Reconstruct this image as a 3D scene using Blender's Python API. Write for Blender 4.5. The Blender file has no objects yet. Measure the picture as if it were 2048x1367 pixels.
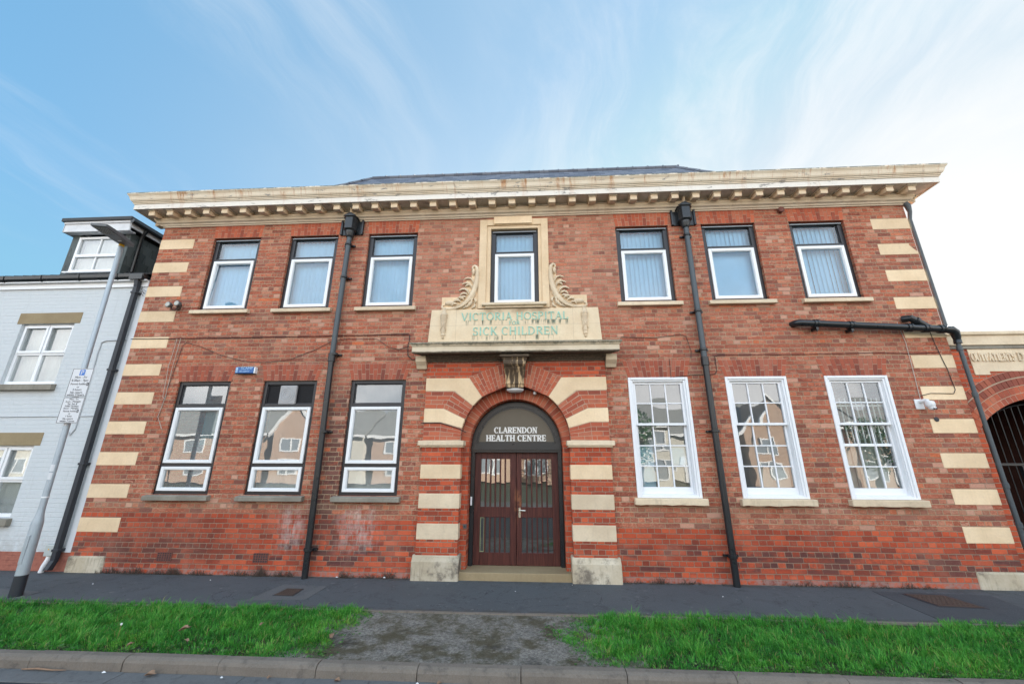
import bpy, bmesh, math, random
import numpy as np
from mathutils import Vector, Matrix

random.seed(7)
rng = np.random.default_rng(7)
S = bpy.context.scene
C = S.collection
PI = math.pi
R = math.radians

# ------------------------------------------------------------------ camera
YAW, PIT, ROLL = -0.0571, 0.2938, 0.0026
CAM = Vector((0.3504, -7.2140, 1.8389))
def cam_axes():
    sy, cy = math.sin(YAW), math.cos(YAW)
    f0 = Vector((sy, cy, 0)); r0 = Vector((cy, -sy, 0)); u0 = Vector((0, 0, 1))
    cp, sp = math.cos(PIT), math.sin(PIT)
    f = f0 * cp + u0 * sp; u = -f0 * sp + u0 * cp
    cr, sr = math.cos(ROLL), math.sin(ROLL)
    return r0 * cr + u * sr, -r0 * sr + u * cr, f
r_, u_, f_ = cam_axes()
cam = bpy.data.objects.new('camera', bpy.data.cameras.new('camera'))
C.objects.link(cam)
cam.matrix_world = Matrix(((r_.x, u_.x, -f_.x, CAM.x), (r_.y, u_.y, -f_.y, CAM.y),
                           (r_.z, u_.z, -f_.z, CAM.z), (0, 0, 0, 1)))
cam.data.sensor_width = 36.0
cam.data.lens = 790.0 / 2048.0 * 36.0
cam.data.clip_start = 0.05
cam.data.clip_end = 2000.0
S.camera = cam

# ------------------------------------------------------------------ light and exposure
SUN_EL, SUN_AZ = 18.0, 48.0            # azimuth from +Y towards +X: behind the hospital, to the right
S.view_settings.view_transform = 'Standard'
S.view_settings.look = 'None'
S.view_settings.gamma = 1.0
S.view_settings.exposure = 2.2
SKY_STRENGTH = 0.05
sd = bpy.data.lights.new('sun', 'SUN')
sd.energy = 4.5; sd.angle = R(0.53); sd.color = (1.0, 0.93, 0.82)
sun = bpy.data.objects.new('sun', sd); C.objects.link(sun)
to_sun = Vector((math.sin(R(SUN_AZ)) * math.cos(R(SUN_EL)), math.cos(R(SUN_AZ)) * math.cos(R(SUN_EL)), math.sin(R(SUN_EL))))
sun.rotation_euler = to_sun.to_track_quat('Z', 'Y').to_euler()
sun.location = to_sun * 60

# ------------------------------------------------------------------ node helper
class NT:
    def __init__(s, tree): s.t = tree; s.n = tree.nodes; s.l = tree.links
    def node(s, typ, **kw):
        n = s.n.new(typ)
        for k, v in kw.items(): setattr(n, k, v)
        return n
    def put(s, sock, v):
        if v is None: return
        if hasattr(v, 'is_linked') or isinstance(v, bpy.types.NodeSocket): s.l.new(v, sock)
        else:
            if sock.type == 'RGBA' and not hasattr(v, '__len__'): v = (v, v, v, 1)
            if sock.type == 'RGBA' and len(v) == 3: v = tuple(v) + (1,)
            sock.default_value = v
    def m(s, op, a, b=None, c=None, clamp=False):
        n = s.node('ShaderNodeMath', operation=op); n.use_clamp = clamp
        s.put(n.inputs[0], a); s.put(n.inputs[1], b)
        if c is not None: s.put(n.inputs[2], c)
        return n.outputs[0]
    def add(s, a, b): return s.m('ADD', a, b)
    def sub(s, a, b): return s.m('SUBTRACT', a, b)
    def mul(s, a, b): return s.m('MULTIPLY', a, b)
    def mix(s, f, a, b, blend='MIX'):
        n = s.node('ShaderNodeMix', data_type='RGBA', blend_type=blend)
        s.put(n.inputs[0], f); s.put(n.inputs[6], a); s.put(n.inputs[7], b)
        return n.outputs[2]
    def fmix(s, f, a, b):
        n = s.node('ShaderNodeMix', data_type='FLOAT')
        s.put(n.inputs[0], f); s.put(n.inputs[2], a); s.put(n.inputs[3], b)
        return n.outputs[0]
    def ramp(s, x, lo, hi, a=0.0, b=1.0):
        n = s.node('ShaderNodeMapRange', interpolation_type='SMOOTHSTEP'); n.clamp = True
        s.put(n.inputs[0], x); s.put(n.inputs[1], lo); s.put(n.inputs[2], hi); s.put(n.inputs[3], a); s.put(n.inputs[4], b)
        return n.outputs[0]
    def cramp(s, x, stops, interp='LINEAR'):
        n = s.node('ShaderNodeValToRGB'); e = n.color_ramp.elements; n.color_ramp.interpolation = interp
        while len(e) < len(stops): e.new(0.5)
        for i, (p, c) in enumerate(stops): e[i].position = p; e[i].color = tuple(c) + (1,)
        s.put(n.inputs[0], x); return n.outputs[0]
    def pos(s): return s.node('ShaderNodeNewGeometry')
    def sep(s, v):
        n = s.node('ShaderNodeSeparateXYZ'); s.put(n.inputs[0], v); return n.outputs
    def comb(s, x, y, z):
        n = s.node('ShaderNodeCombineXYZ'); s.put(n.inputs[0], x); s.put(n.inputs[1], y); s.put(n.inputs[2], z); return n.outputs[0]
    def noise(s, v, scale, detail=4, rough=0.55, dist=0.0):
        n = s.node('ShaderNodeTexNoise'); s.put(n.inputs['Vector'], v)
        n.inputs['Scale'].default_value = scale; n.inputs['Detail'].default_value = detail
        n.inputs['Roughness'].default_value = rough; n.inputs['Distortion'].default_value = dist
        return n.outputs[0]
    def white(s, v):
        n = s.node('ShaderNodeTexWhiteNoise', noise_dimensions='3D'); s.put(n.inputs[0], v); return n.outputs
    def scalev(s, v, k):
        n = s.node('ShaderNodeVectorMath', operation='MULTIPLY'); s.put(n.inputs[0], v); s.put(n.inputs[1], k); return n.outputs[0]
    def bump(s, h, dist=0.01, strength=1.0):
        n = s.node('ShaderNodeBump'); n.inputs['Strength'].default_value = strength
        n.inputs['Distance'].default_value = dist; s.put(n.inputs['Height'], h); return n.outputs[0]

def material(name):
    m = bpy.data.materials.new(name); m.use_nodes = True
    t = NT(m.node_tree)
    b = m.node_tree.nodes['Principled BSDF']
    return m, t, b
def setb(t, b, color=None, rough=None, metal=None, normal=None, spec=None):
    if color is not None: t.put(b.inputs['Base Color'], color)
    if rough is not None: t.put(b.inputs['Roughness'], rough)
    if metal is not None: t.put(b.inputs['Metallic'], metal)
    if normal is not None: t.put(b.inputs['Normal'], normal)
    if spec is not None: t.put(b.inputs['Specular IOR Level'], spec)

# ------------------------------------------------------------------ world
W = bpy.data.worlds.new('World'); S.world = W; W.use_nodes = True
wt = NT(W.node_tree)
bg = W.node_tree.nodes['Background']
sky = wt.node('ShaderNodeTexSky', sky_type='NISHITA')
sky.sun_disc = False
sky.sun_elevation = R(SUN_EL); sky.sun_rotation = R(SUN_AZ)
sky.altitude = 0; sky.air_density = 1.0; sky.dust_density = 0.6; sky.ozone_density = 2.0
tc = wt.node('ShaderNodeTexCoord')
d = wt.sep(tc.outputs['Generated'])
zc = wt.m('MAXIMUM', d[2], 0.04)
# cirrus: noise on a plane high above, drawn out along one direction
px_ = wt.m('DIVIDE', d[0], wt.add(zc, 0.12)); py_ = wt.m('DIVIDE', d[1], wt.add(zc, 0.12))
ca, sa = math.cos(R(84)), math.sin(R(84))
al = wt.add(wt.mul(px_, ca), wt.mul(py_, sa)); ac = wt.sub(wt.mul(py_, ca), wt.mul(px_, sa))
wn = wt.noise(wt.comb(px_, py_, 1.7), 1.3, 3, 0.5)
ac2 = wt.add(ac, wt.mul(wt.sub(wn, .5), .5))
wisp = wt.noise(wt.comb(wt.mul(al, 0.42), wt.mul(ac2, 1.9), 3.3), 1.3, 9, 0.68, 0.45)
soft = wt.noise(wt.comb(wt.mul(al, 0.5), wt.mul(ac, 0.9), 8.1), 0.9, 5, 0.5, 0.3)
cirrus = wt.mul(wt.ramp(wisp, 0.44, 0.74), wt.ramp(soft, 0.40, 0.60))
# thin veil of cloud thickening towards the sun, and an unseen bright cloud fill added behind the camera to light the facade
sdot = wt.add(wt.add(wt.mul(d[0], to_sun.x), wt.mul(d[1], to_sun.y)), wt.mul(d[2], to_sun.z))
veil = wt.ramp(sdot, -.05, 0.98, 0.0, 1.0)
fill_noise = wt.noise(tc.outputs['Generated'], 2.6, 6, 0.6, 0.2)
bank = wt.mul(wt.ramp(d[1], -0.05, -0.55), wt.ramp(fill_noise, 0.30, 0.62, 0.35, 1.0))
sc = wt.mix(1.0, sky.outputs[0], (SKY_STRENGTH * 0.8, SKY_STRENGTH * 1.45, SKY_STRENGTH * 1.45), 'MULTIPLY')
sc = wt.mix(1.0, sc, (.120, .160, .195), 'DARKEN')
low = wt.ramp(d[2], 0.80, 0.25, 0.0, 1.0)
low2 = wt.ramp(d[2], 0.86, 0.50, 0.55, 1.0)
fac = wt.m('ADD', wt.mul(wt.ramp(sdot, -.25, .85), low2), wt.mul(low, .16), clamp=True)
col = wt.mix(.72, sc, wt.mix(fac, (.044, .107, .180), (.166, .191, .208)))
col = wt.mix(wt.mul(cirrus, 0.46), col, (.210, .218, .223))
veilcloud = wt.mul(wt.ramp(wt.noise(wt.comb(wt.mul(al, 0.7), wt.mul(ac2, 1.5), 6.1), 1.6, 9, 0.66, 0.6), .40, .68), wt.ramp(sdot, .45, .93))
col = wt.mix(wt.mul(veilcloud, .55), col, (.226, .228, .230))
glow = wt.ramp(sdot, .935, 1.005)
col = wt.mix(glow, col, (.226, .226, .224))
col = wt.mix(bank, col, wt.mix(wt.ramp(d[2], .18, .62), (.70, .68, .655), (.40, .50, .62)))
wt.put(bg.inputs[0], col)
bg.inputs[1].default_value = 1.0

# ------------------------------------------------------------------ mesh helpers
class MB:
    def __init__(s): s.v = []; s.f = []
    def add(s, vs, fs):
        o = len(s.v); s.v += [tuple(q) for q in vs]; s.f += [tuple(i + o for i in f) for f in fs]; return s
    def box(s, x0, x1, y0, y1, z0, z1):
        return s.add([(x0,y0,z0),(x1,y0,z0),(x1,y1,z0),(x0,y1,z0),(x0,y0,z1),(x1,y0,z1),(x1,y1,z1),(x0,y1,z1)],
              [(0,1,5,4),(1,2,6,5),(2,3,7,6),(3,0,4,7),(4,5,6,7),(3,2,1,0)])
    def prism(s, pts, y0, y1):          # pts in (x, z), front at y0
        n = len(pts)
        vs = [(x, y0, z) for x, z in pts] + [(x, y1, z) for x, z in pts]
        fs = [tuple(range(n)), tuple(range(2*n-1, n-1, -1))]
        fs += [(i, i+n, (i+1) % n + n, (i+1) % n) for i in range(n)]
        return s.add(vs, fs)
    def prism_x(s, pts, x0, x1):        # pts in (y, z)
        n = len(pts)
        vs = [(x0, y, z) for y, z in pts] + [(x1, y, z) for y, z in pts]
        fs = [tuple(range(n)), tuple(range(2*n-1, n-1, -1))]
        fs += [(i, i+n, (i+1) % n + n, (i+1) % n) for i in range(n)]
        return s.add(vs, fs)
    def frame(s, x0, x1, z0, z1, w, y0, y1, wt=None, wb=None):   # rectangular picture frame, butted
        wt = w if wt is None else wt; wb = w if wb is None else wb
        s.box(x0, x0+w, y0, y1, z0, z1); s.box(x1-w, x1, y0, y1, z0, z1)
        s.box(x0+w, x1-w, y0, y1, z1-wt, z1); s.box(x0+w, x1-w, y0, y1, z0, z0+wb); return s
    def tube(s, path, r, n=10, cap=True):
        P = [Vector(q) for q in path]; rs = r if hasattr(r, '__len__') else [r]*len(P)
        o = len(s.v); prev = None
        for i, q in enumerate(P):
            t = (P[min(i+1, len(P)-1)] - P[max(i-1, 0)]).normalized()
            if prev is None:
                a = Vector((0,0,1)) if abs(t.z) < .9 else Vector((1,0,0))
                e1 = t.cross(a).normalized()
            else: e1 = (prev - t * prev.dot(t)).normalized()
            prev = e1; e2 = t.cross(e1)
            for k in range(n):
                th = 2*PI*k/n; s.v.append(tuple(q + (e1*math.cos(th) + e2*math.sin(th)) * rs[i]))
        for i in range(len(P)-1):
            for k in range(n):
                s.f.append((o+i*n+k, o+i*n+(k+1) % n, o+(i+1)*n+(k+1) % n, o+(i+1)*n+k))
        if cap:
            s.f.append(tuple(o+k for k in range(n-1, -1, -1))); s.f.append(tuple(o+(len(P)-1)*n+k for k in range(n)))
        return s
    def lathe(s, prof, cx, cy, n=20, half=None):
        o = len(s.v)
        for r, z in prof:
            for k in range(n): s.v.append((cx + r*math.cos(2*PI*k/n), cy + r*math.sin(2*PI*k/n), z))
        for i in range(len(prof)-1):
            for k in range(n): s.f.append((o+i*n+k, o+i*n+(k+1) % n, o+(i+1)*n+(k+1) % n, o+(i+1)*n+k))
        s.f.append(tuple(o+k for k in range(n-1,-1,-1))); s.f.append(tuple(o+(len(prof)-1)*n+k for k in range(n)))
        return s
    def quad(s, a, b, c, d): return s.add([a, b, c, d], [(0,1,2,3)])

def link_mesh(name, me, mat, parent):
    o = bpy.data.objects.new(name, me); C.objects.link(o)
    if mat is not None: me.materials.append(mat)
    if parent is not None:
        o.parent = parent; q = parent; off = Vector((0,0,0))
        while q is not None: off += q.location; q = q.parent
        o.location = -off
    return o
def obj(name, mb, mat, parent=None, bevel=0.0, smooth=None, fix=True):
    me = bpy.data.meshes.new(name); me.from_pydata(mb.v, [], mb.f)
    if fix:
        bm = bmesh.new(); bm.from_mesh(me); bmesh.ops.recalc_face_normals(bm, faces=bm.faces); bm.to_mesh(me); bm.free()
    if smooth:
        me.polygons.foreach_set('use_smooth', [True]*len(me.polygons)); me.set_sharp_from_angle(angle=R(smooth))
    me.update()
    o = link_mesh(name, me, mat, parent)
    if bevel:
        b = o.modifiers.new('bevel', 'BEVEL'); b.width = bevel; b.segments = 2; b.limit_method = 'ANGLE'; b.angle_limit = R(40)
    return o
def thing(name, label, cat, loc=(0,0,0), group=None):
    o = bpy.data.objects.new(name, None); C.objects.link(o); o.location = loc; o.empty_display_size = 0.2
    o['label'] = label; o['category'] = cat
    if group: o['group'] = group
    return o
def tag(o, label, cat, group=None):
    o['label'] = label; o['category'] = cat
    if group: o['group'] = group
    return o
def struct(name, mb, mat, bevel=0.0, kind='structure'):
    o = obj(name, mb, mat, None, bevel); o['kind'] = kind; return o

# ------------------------------------------------------------------ materials
def brick_coords(t, c=0.08, jitter=0.006):
    g = t.pos(); p = t.sep(g.outputs['Position']); n = t.sep(g.outputs['True Normal'])
    sidex = t.m('GREATER_THAN', t.m('ABSOLUTE', n[0]), 0.6)
    flat = t.m('GREATER_THAN', t.m('ABSOLUTE', n[2]), 0.6)
    u = t.fmix(sidex, p[0], p[1]); v = t.fmix(flat, p[2], p[1])
    wob = t.noise(g.outputs['Position'], 2.3, 3); wob2 = t.noise(g.outputs['Position'], 9.0, 2)
    v = t.add(v, t.mul(t.sub(wob, 0.5), jitter*3)); v = t.add(v, t.mul(t.sub(wob2, 0.5), jitter))
    u = t.add(u, t.mul(t.sub(wob2, 0.5), jitter*2))
    row = t.m('FLOOR', t.m('DIVIDE', v, c)); par = t.m('MODULO', t.add(row, 2000), 2)
    w = t.fmix(par, 0.2345, 0.11725)
    off = t.add(t.mul(t.white(t.comb(row, 3, 7))[0], 0.04), t.mul(par, 0.058))
    u = t.add(u, t.mul(t.sub(t.noise(t.comb(t.mul(u, 3.1), row, 2.0), 1.0, 2), .5), .05))
    q = t.m('DIVIDE', t.add(t.add(u, 100), off), w)
    idx = t.m('FLOOR', q); fu = t.sub(q, idx); fv = t.sub(t.m('DIVIDE', v, c), row)
    du = t.mul(t.m('MINIMUM', fu, t.sub(1, fu)), w); dv = t.mul(t.m('MINIMUM', fv, t.sub(1, fv)), c)
    edge = t.noise(g.outputs['Position'], 60, 2)
    # rounded corners: smooth minimum of the two distances
    du = t.add(du, t.mul(t.sub(1, par), t.mul(t.white(t.comb(row, t.m('ROUND', q), 9.0))[0], .0035)))
    dv = t.sub(dv, .0012)
    dd = t.m('SMOOTH_MIN', du, dv, 0.012)
    dd = t.sub(dd, t.mul(t.sub(edge, 0.5), 0.008))
    mort = t.sub(1, t.ramp(dd, 0.0030, 0.0066))
    rnd = t.white(t.comb(row, idx, 1.0)); rnd2 = t.white(t.comb(row, idx, 5.0))
    return g, p, u, v, row, idx, fu, fv, mort, rnd, rnd2, par

def brick_material(name, kind='old'):
    m, t, b = material(name)
    g, p, u, v, row, idx, fu, fv, mort, rnd, rnd2, par = brick_coords(t, 0.08 if kind != 'white' else 0.078)
    P = g.outputs['Position']
    fine = t.noise(P, 45, 5, 0.65); mid = t.noise(P, 14, 4, 0.6); big = t.noise(P, 0.7, 4, 0.6)
    old = t.cramp(rnd[0], [(0.0, (.185,.066,.047)), (.14, (.255,.078,.049)), (.36, (.335,.094,.053)), (.62, (.410,.120,.064)), (.79, (.415,.148,.088)), (.90, (.46,.205,.130)), (.95,(.50,.28,.19)), (.975,(.60,.16,.055)), (1.0, (.235,.115,.09))])
    red = t.cramp(rnd[0], [(0.0, (.235,.060,.038)), (.25, (.36,.072,.036)), (.6, (.47,.098,.046)), (.86, (.56,.13,.060)), (1.0, (.30,.085,.055))])
    if kind == 'old':
        # rubbed pale faces and fire-marks inside single bricks
        kv = t.comb(t.add(u, t.mul(rnd[0], 31)), t.add(v, t.mul(rnd2[0], 17)), rnd[0])
        kiss = t.noise(t.scalev(kv, (9, 22, 1)), 1.0, 3, 0.6, 0.8)
        pale = t.mul(t.ramp(kiss, 0.52, 0.66), t.ramp(rnd2[0], 0.45, 0.75))
        # header courses run paler and pinker, stretchers browner with smears
        old = t.mix(t.mul(par, .30), old, t.mix(rnd2[0], (.47,.175,.105), (.50,.24,.165)))
        old = t.mix(t.mul(t.sub(1, par), .12), old, (.25,.088,.066))
        col = t.mix(t.mul(pale, 0.60), old, (.60,.38,.28))
        mott = t.noise(t.scalev(kv, (26, 40, 1)), 1.0, 4, 0.7, .4)
        col = t.mix(t.mul(t.ramp(mott, .50, .66), .50), col, (.60,.33,.23)); col = t.mix(t.mul(t.ramp(mott, .48, .32), .55), col, (.16,.055,.042))
        darkm = t.mul(t.ramp(kiss, 0.46, 0.30), t.ramp(rnd2[0], 0.62, 0.35))
        col = t.mix(t.mul(darkm, 0.55), col, (.13,.055,.05))
        # paler, weather-bleached middle of the upper storey
        cen = t.mul(t.ramp(t.m('ABSOLUTE', p[0]), 4.2, .8), t.ramp(p[2], 3.9, 5.0))
        cen = t.mul(t.add(t.mul(cen, .55), t.mul(t.ramp(big, .42, .66), .22)), t.fmix(rnd2[0], .5, 1.2))
        col = t.mix(cen, col, (.52,.285,.205))
        # hard red plinth brick, level steps down towards the right end
        ph = t.fmix(t.ramp(p[0], -8, 8), 0.93, 0.72)
        pl = t.m('LESS_THAN', t.mul(row, 0.08), ph)
        redc = red
        blk = t.mul(t.ramp(t.add(t.noise(t.comb(t.mul(p[0], 0.9), 0, t.mul(p[2], 5.0)), 1.0, 3), t.mul(t.sub(rnd2[0], 0.5), 0.42)), 0.52, 0.64), t.mul(t.ramp(p[2], 0.62, 0.42), t.ramp(p[2], 0.10, 0.2)))
        redc = t.mix(t.mul(blk, 0.85), redc, (.070,.046,.050))
        redc = t.mix(t.mul(t.ramp(t.noise(P, 1.7, 5, .65), .50, .72), .45), redc, (.20,.088,.066)); redc = t.mix(t.mul(t.ramp(mid, .55, .75), .3), redc, (.55,.25,.17))
        col = t.mix(pl, col, redc)
        # soot under the left sills and beside the downpipe
        sx = t.ramp(t.m('ABSOLUTE', t.add(p[0], 3.28)), 0.42, 0.10)
        darkening = t.mul(t.mul(sx, t.ramp(p[2], 3.5, 2.8)), t.ramp(p[2], 0.1, 0.4))
        darkening = t.mul(darkening, t.ramp(t.add(mid, rnd2[0]), 0.6, 1.15))
        col = t.mix(t.mul(darkening, 0.85), col, (.095,.060,.056))
        lp = t.mul(t.ramp(t.m('ABSOLUTE', t.add(p[0], 6.0)), 1.9, .5), t.mul(t.ramp(p[2], 1.05, .6), t.ramp(p[2], .10, .3)))
        col = t.mix(t.mul(lp, t.ramp(t.add(mid, t.mul(t.noise(P, 1.9, 4, .6), .8)), .55, 1.1, .2, .8)), col, (.145,.058,.045))
        lp2 = t.mul(t.ramp(t.m('ABSOLUTE', t.sub(p[0], 5.0)), 2.6, .8), t.mul(t.ramp(p[2], .62, .42), t.ramp(p[2], .12, .25)))
        col = t.mix(t.mul(lp2, t.ramp(mid, .40, .65, .1, .65)), col, (.13,.060,.050))
        # damp brown smears right below the sills
        for zs, amp in ((1.16, .55), (4.70, .35)):
            sm = t.mul(t.ramp(t.sub(zs, p[2]), .0, .02), t.ramp(t.sub(zs, p[2]), .24, .03))
            ax_ = t.m('ABSOLUTE', p[0]); wid = t.ramp(t.m('PINGPONG', t.add(ax_, .84), .86), .05, .25)
            col = t.mix(t.mul(t.mul(sm, t.mul(wid, t.m('GREATER_THAN', ax_, 1.9))), t.mul(t.ramp(mid, .25, .6), amp)), col, (.33,.235,.175))
        # salts blooming low on the wall
        ex = t.mul(t.m('MAXIMUM', t.ramp(t.m('ABSOLUTE', t.add(p[0], 2.70)), 0.55, 0.05), t.ramp(t.m('ABSOLUTE', t.add(p[0], 3.86)), 0.35, 0.05)), t.mul(t.ramp(p[2], 1.18, 0.95), t.ramp(p[2], 0.2, 0.60)))
        streak = t.noise(t.comb(t.mul(p[0], 12), 0, t.mul(p[2], 2.2)), 1.0, 5, 0.7, 0.6)
        ex = t.mul(ex, t.ramp(t.add(t.mul(streak, .5), t.mul(t.noise(P, 7, 5, .7), .5)), 0.42, 0.62))
        # stain below each sill
        col = t.mix(t.mul(t.ramp(big, 0.44, 0.66), 0.55), col, t.mix(1.0, col, (.70,.66,.68), 'MULTIPLY'))
        runs = t.noise(t.comb(t.mul(p[0], 2.6), 0, t.mul(p[2], .45)), 1.0, 6, .7, .3)
        col = t.mix(t.mul(t.ramp(runs, .52, .70), .38), col, t.mix(1.0, col, (.58,.54,.56), 'MULTIPLY'))
        odd = t.white(t.comb(row, idx, 12.0))[0]
        col = t.mix(t.mul(t.m('GREATER_THAN', odd, .90), t.mul(t.sub(1, pl), .6)), col, t.mix(rnd2[0], (.15,.075,.065), (.24,.12,.10)))
        col = t.mix(t.mul(t.m('LESS_THAN', odd, .05), t.mul(t.sub(1, pl), .55)), col, (.60,.42,.33))
        col = t.mix(t.mul(t.ramp(t.noise(P, 1.3, 5, 0.65), 0.5, 0.72), 0.22), col, (.50,.30,.23))
        dust = t.mul(t.ramp(p[2], 0.11, 0.07), t.ramp(mid, 0.35, 0.6))
        mcol = t.mix(pl, t.mix(rnd2[0], (.34,.235,.150), (.48,.35,.23)), (.29,.195,.14))
        mcol = t.mix(t.mul(t.ramp(t.noise(P, 1.1, 5, .65), 0.5, 0.7), .75), mcol, (.25,.175,.13))
    elif kind == 'red':
        col = red; ex = 0.0; dust = 0.0; mcol = (.34,.235,.17)
        col = t.mix(t.mul(t.ramp(mid, .5, .7), .35), col, (.30,.09,.055))
    elif kind == 'white':
        col = t.mix(t.mul(t.ramp(mid, .5, .8), .25), (.59,.62,.635), (.51,.54,.555))
        run = t.noise(t.comb(t.mul(p[0], 9), 0, t.mul(p[2], .9)), 1.0, 5, .7); col = t.mix(t.mul(t.ramp(run, .55, .75), .22), col, (.36,.37,.36))
        col = t.mix(t.mul(t.ramp(p[2], .75, .32), t.mul(t.ramp(mid, .3, .65), .45)), col, (.36,.34,.31))
        low = t.m('LESS_THAN', p[2], 0.30)
        chips = t.ramp(t.noise(P, 26, 4, .6), .73, .76)
        col = t.mix(t.mul(chips, t.ramp(p[2], 1.0, .3, 0.25, 1.0)), col, (.27,.24,.22))
        col = t.mix(low, col, t.mix(t.ramp(mid, .4, .7), (.36,.135,.095), (.27,.10,.075)))
        ex = 0.0; dust = 0.0; mcol = None
    col = t.mix(t.mul(t.sub(fine, 0.5), 0.5), col, (1,.9,.85), 'SOFT_LIGHT') if kind != 'white' else col
    shade = t.fmix(fine, 0.80, 1.18)
    if kind != 'white':
        col = t.mix(1.0, col, t.comb(shade, shade, shade), 'MULTIPLY')
        col = t.mix(1.0, col, (1.05, .90, .83), 'MULTIPLY')
        col = t.mix(mort, col, mcol)
    if kind == 'old':
        col = t.mix(t.mul(ex, 0.48), col, (.62,.56,.52))
        col = t.mix(t.mul(dust, 0.7), col, (.30,.21,.185))
    face = t.add(t.mul(t.sub(1, mort), 1.0), t.mul(fine, 0.35))
    face = t.add(face, t.mul(rnd[0], 0.25))
    nrm = t.bump(face, 0.008 if kind != 'white' else 0.0035, 0.9)
    setb(t, b, col, 0.88, normal=nrm, spec=0.25)
    return m

def island_brick(name, stops, rough=0.85):
    m, t, b = material(name)
    g = t.pos(); P = g.outputs['Position']
    fine = t.noise(P, 50, 5, .65); mid = t.noise(P, 9, 4, .6)
    col = t.cramp(g.outputs['Random Per Island'], stops)
    col = t.mix(t.mul(t.ramp(mid, .5, .75), .35), col, (.20,.06,.04))
    sh = t.fmix(fine, .82, 1.16)
    col = t.mix(1.0, col, t.comb(sh, sh, sh), 'MULTIPLY')
    setb(t, b, col, rough, normal=t.bump(fine, .003, .6), spec=.25)
    return m

def stone(name, c1, c2, grime=0.25, dark=(.20,.16,.12), scale=1.0, lo=.56):
    m, t, b = material(name)
    g = t.pos(); P = g.outputs['Position']
    n1 = t.noise(P, 2.2*scale, 5, .6); n2 = t.noise(P, 30, 4, .6); n3 = t.noise(t.scalev(P, (3, 3, 14)), 2.2, 4, .6)
    col = t.mix(t.ramp(n1, .35, .68), c1, c2)
    col = t.mix(t.mul(t.ramp(n3, .45, .7), .25), col, c2)
    stain = t.ramp(t.noise(P, 3.6*scale, 6, .7), lo, lo+.18)
    col = t.mix(t.mul(stain, grime), col, dark)
    drip = t.noise(t.scalev(P, (14, 14, 2.0)), 1.0, 5, .7)
    col = t.mix(t.mul(t.ramp(drip, .52, .72), grime*.9+.08), col, t.mix(.5, c2, dark))
    sh = t.fmix(n2, .88, 1.1); col = t.mix(1.0, col, t.comb(sh, sh, sh), 'MULTIPLY')
    oi = t.node('ShaderNodeObjectInfo'); tone = t.mul(t.fmix(g.outputs['Random Per Island'], .94, 1.04), t.fmix(oi.outputs['Random'], .88, 1.05)); col = t.mix(1.0, col, t.comb(tone, tone, tone), 'MULTIPLY')
    setb(t, b, col, .85, normal=t.bump(n2, .004, .6), spec=.25)
    return m

def plain(name, c, rough=.5, metal=0.0, var=.12, nscale=6.0, bump=.001, spec=.5):
    m, t, b = material(name)
    g = t.pos(); P = g.outputs['Position']
    n = t.noise(P, nscale, 4, .6); f = t.noise(P, nscale*9, 3, .6)
    k = t.fmix(n, 1-var, 1+var); col = t.mix(1.0, c, t.comb(k, k, k), 'MULTIPLY')
    rr = t.fmix(n, max(rough-.08, .02), min(rough+.12, 1))
    setb(t, b, col, rr, metal, t.bump(f, bump, .6) if bump else None, spec)
    return m

M = {}
M['brick'] = brick_material('hospital brick', 'old')
M['redbrick'] = brick_material('hard red brick', 'red')
M['paintbrick'] = brick_material('pale painted brick', 'white')
M['voussoir'] = island_brick('rubbed red brick', [(0, (.27,.072,.045)), (.3, (.41,.100,.055)), (.7, (.52,.138,.068)), (1, (.45,.15,.088))])
M['oldvoussoir'] = island_brick('darkened arch brick', [(0, (.20,.062,.044)), (.3, (.31,.082,.050)), (.7, (.42,.112,.062)), (1, (.36,.13,.085))])
M['purple'] = island_brick('dark red brick', [(0, (.20,.062,.044)), (.5, (.30,.085,.055)), (1, (.40,.12,.07))])
M['joint'] = plain('lime mortar', (.47,.36,.265), .95, 0, .2, 10, .002, .2)
M['stone'] = stone('golden sandstone', (.89,.685,.455), (.79,.59,.375), .22, (.55,.40,.25))
M['stonepale'] = stone('pale sandstone', (.78,.64,.46), (.67,.53,.37), .38, (.32,.25,.175))
M['stonegrey'] = stone('weathered sill stone', (.31,.285,.235), (.235,.21,.17), .45, (.12,.105,.085))
M['stonebase'] = stone('limewashed base stone', (.62,.55,.43), (.50,.42,.30), .92, (.15,.125,.10), .8, .47)
M['lintel'] = stone('brown lintel stone', (.36,.28,.165), (.31,.235,.135), .15, (.15,.12,.08))
M['black'] = plain('black frame paint', (.018,.018,.022), .38, 0, .2)
M['pipe'] = plain('black cast iron paint', (.014,.017,.020), .28, 0, .25, 4, .002)
M['pipegrey'] = plain('grey cast iron paint', (.060,.075,.085), .42, 0, .2, 4, .002)
M['upvc'] = plain('white plastic', (.80,.81,.82), .35, 0, .04, 3, 0)
M['whitepaint'] = plain('white gloss paint', (.80,.81,.83), .42, 0, .06, 5, .002)
M['room'] = plain('room plaster', (.42,.44,.43), .9, 0, .25, 1.2, 0)
M['blind'] = plain('blind fabric tinted sky blue', (.46,.72,.90), .8, 0, .10, 3, 0)  # blue sky reflection of the glass is painted into the fabric colour
M['curtain'] = plain('net curtain', (.66,.66,.62), .9, 0, .1, 3, 0)
M['teal'] = plain('dark teal curtain', (.10,.24,.26), .9, 0, .15, 3, 0)
M['cable'] = plain('black cable sheath', (.025,.022,.022), .6, 0, .2, 5, 0)
M['whitecable'] = plain('old white cable sheath', (.50,.44,.38), .6, 0, .2, 5, 0)
M['galv'] = plain('galvanised steel', (.40,.45,.49), .5, .35, .14, 9, .001)
M['blackbase'] = plain('black bitumen paint', (.020,.024,.032), .55, 0, .25, 9, .002)
M['lampgrey'] = plain('grey lantern casting', (.12,.125,.13), .5, .2, .1, 9, 0)
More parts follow.
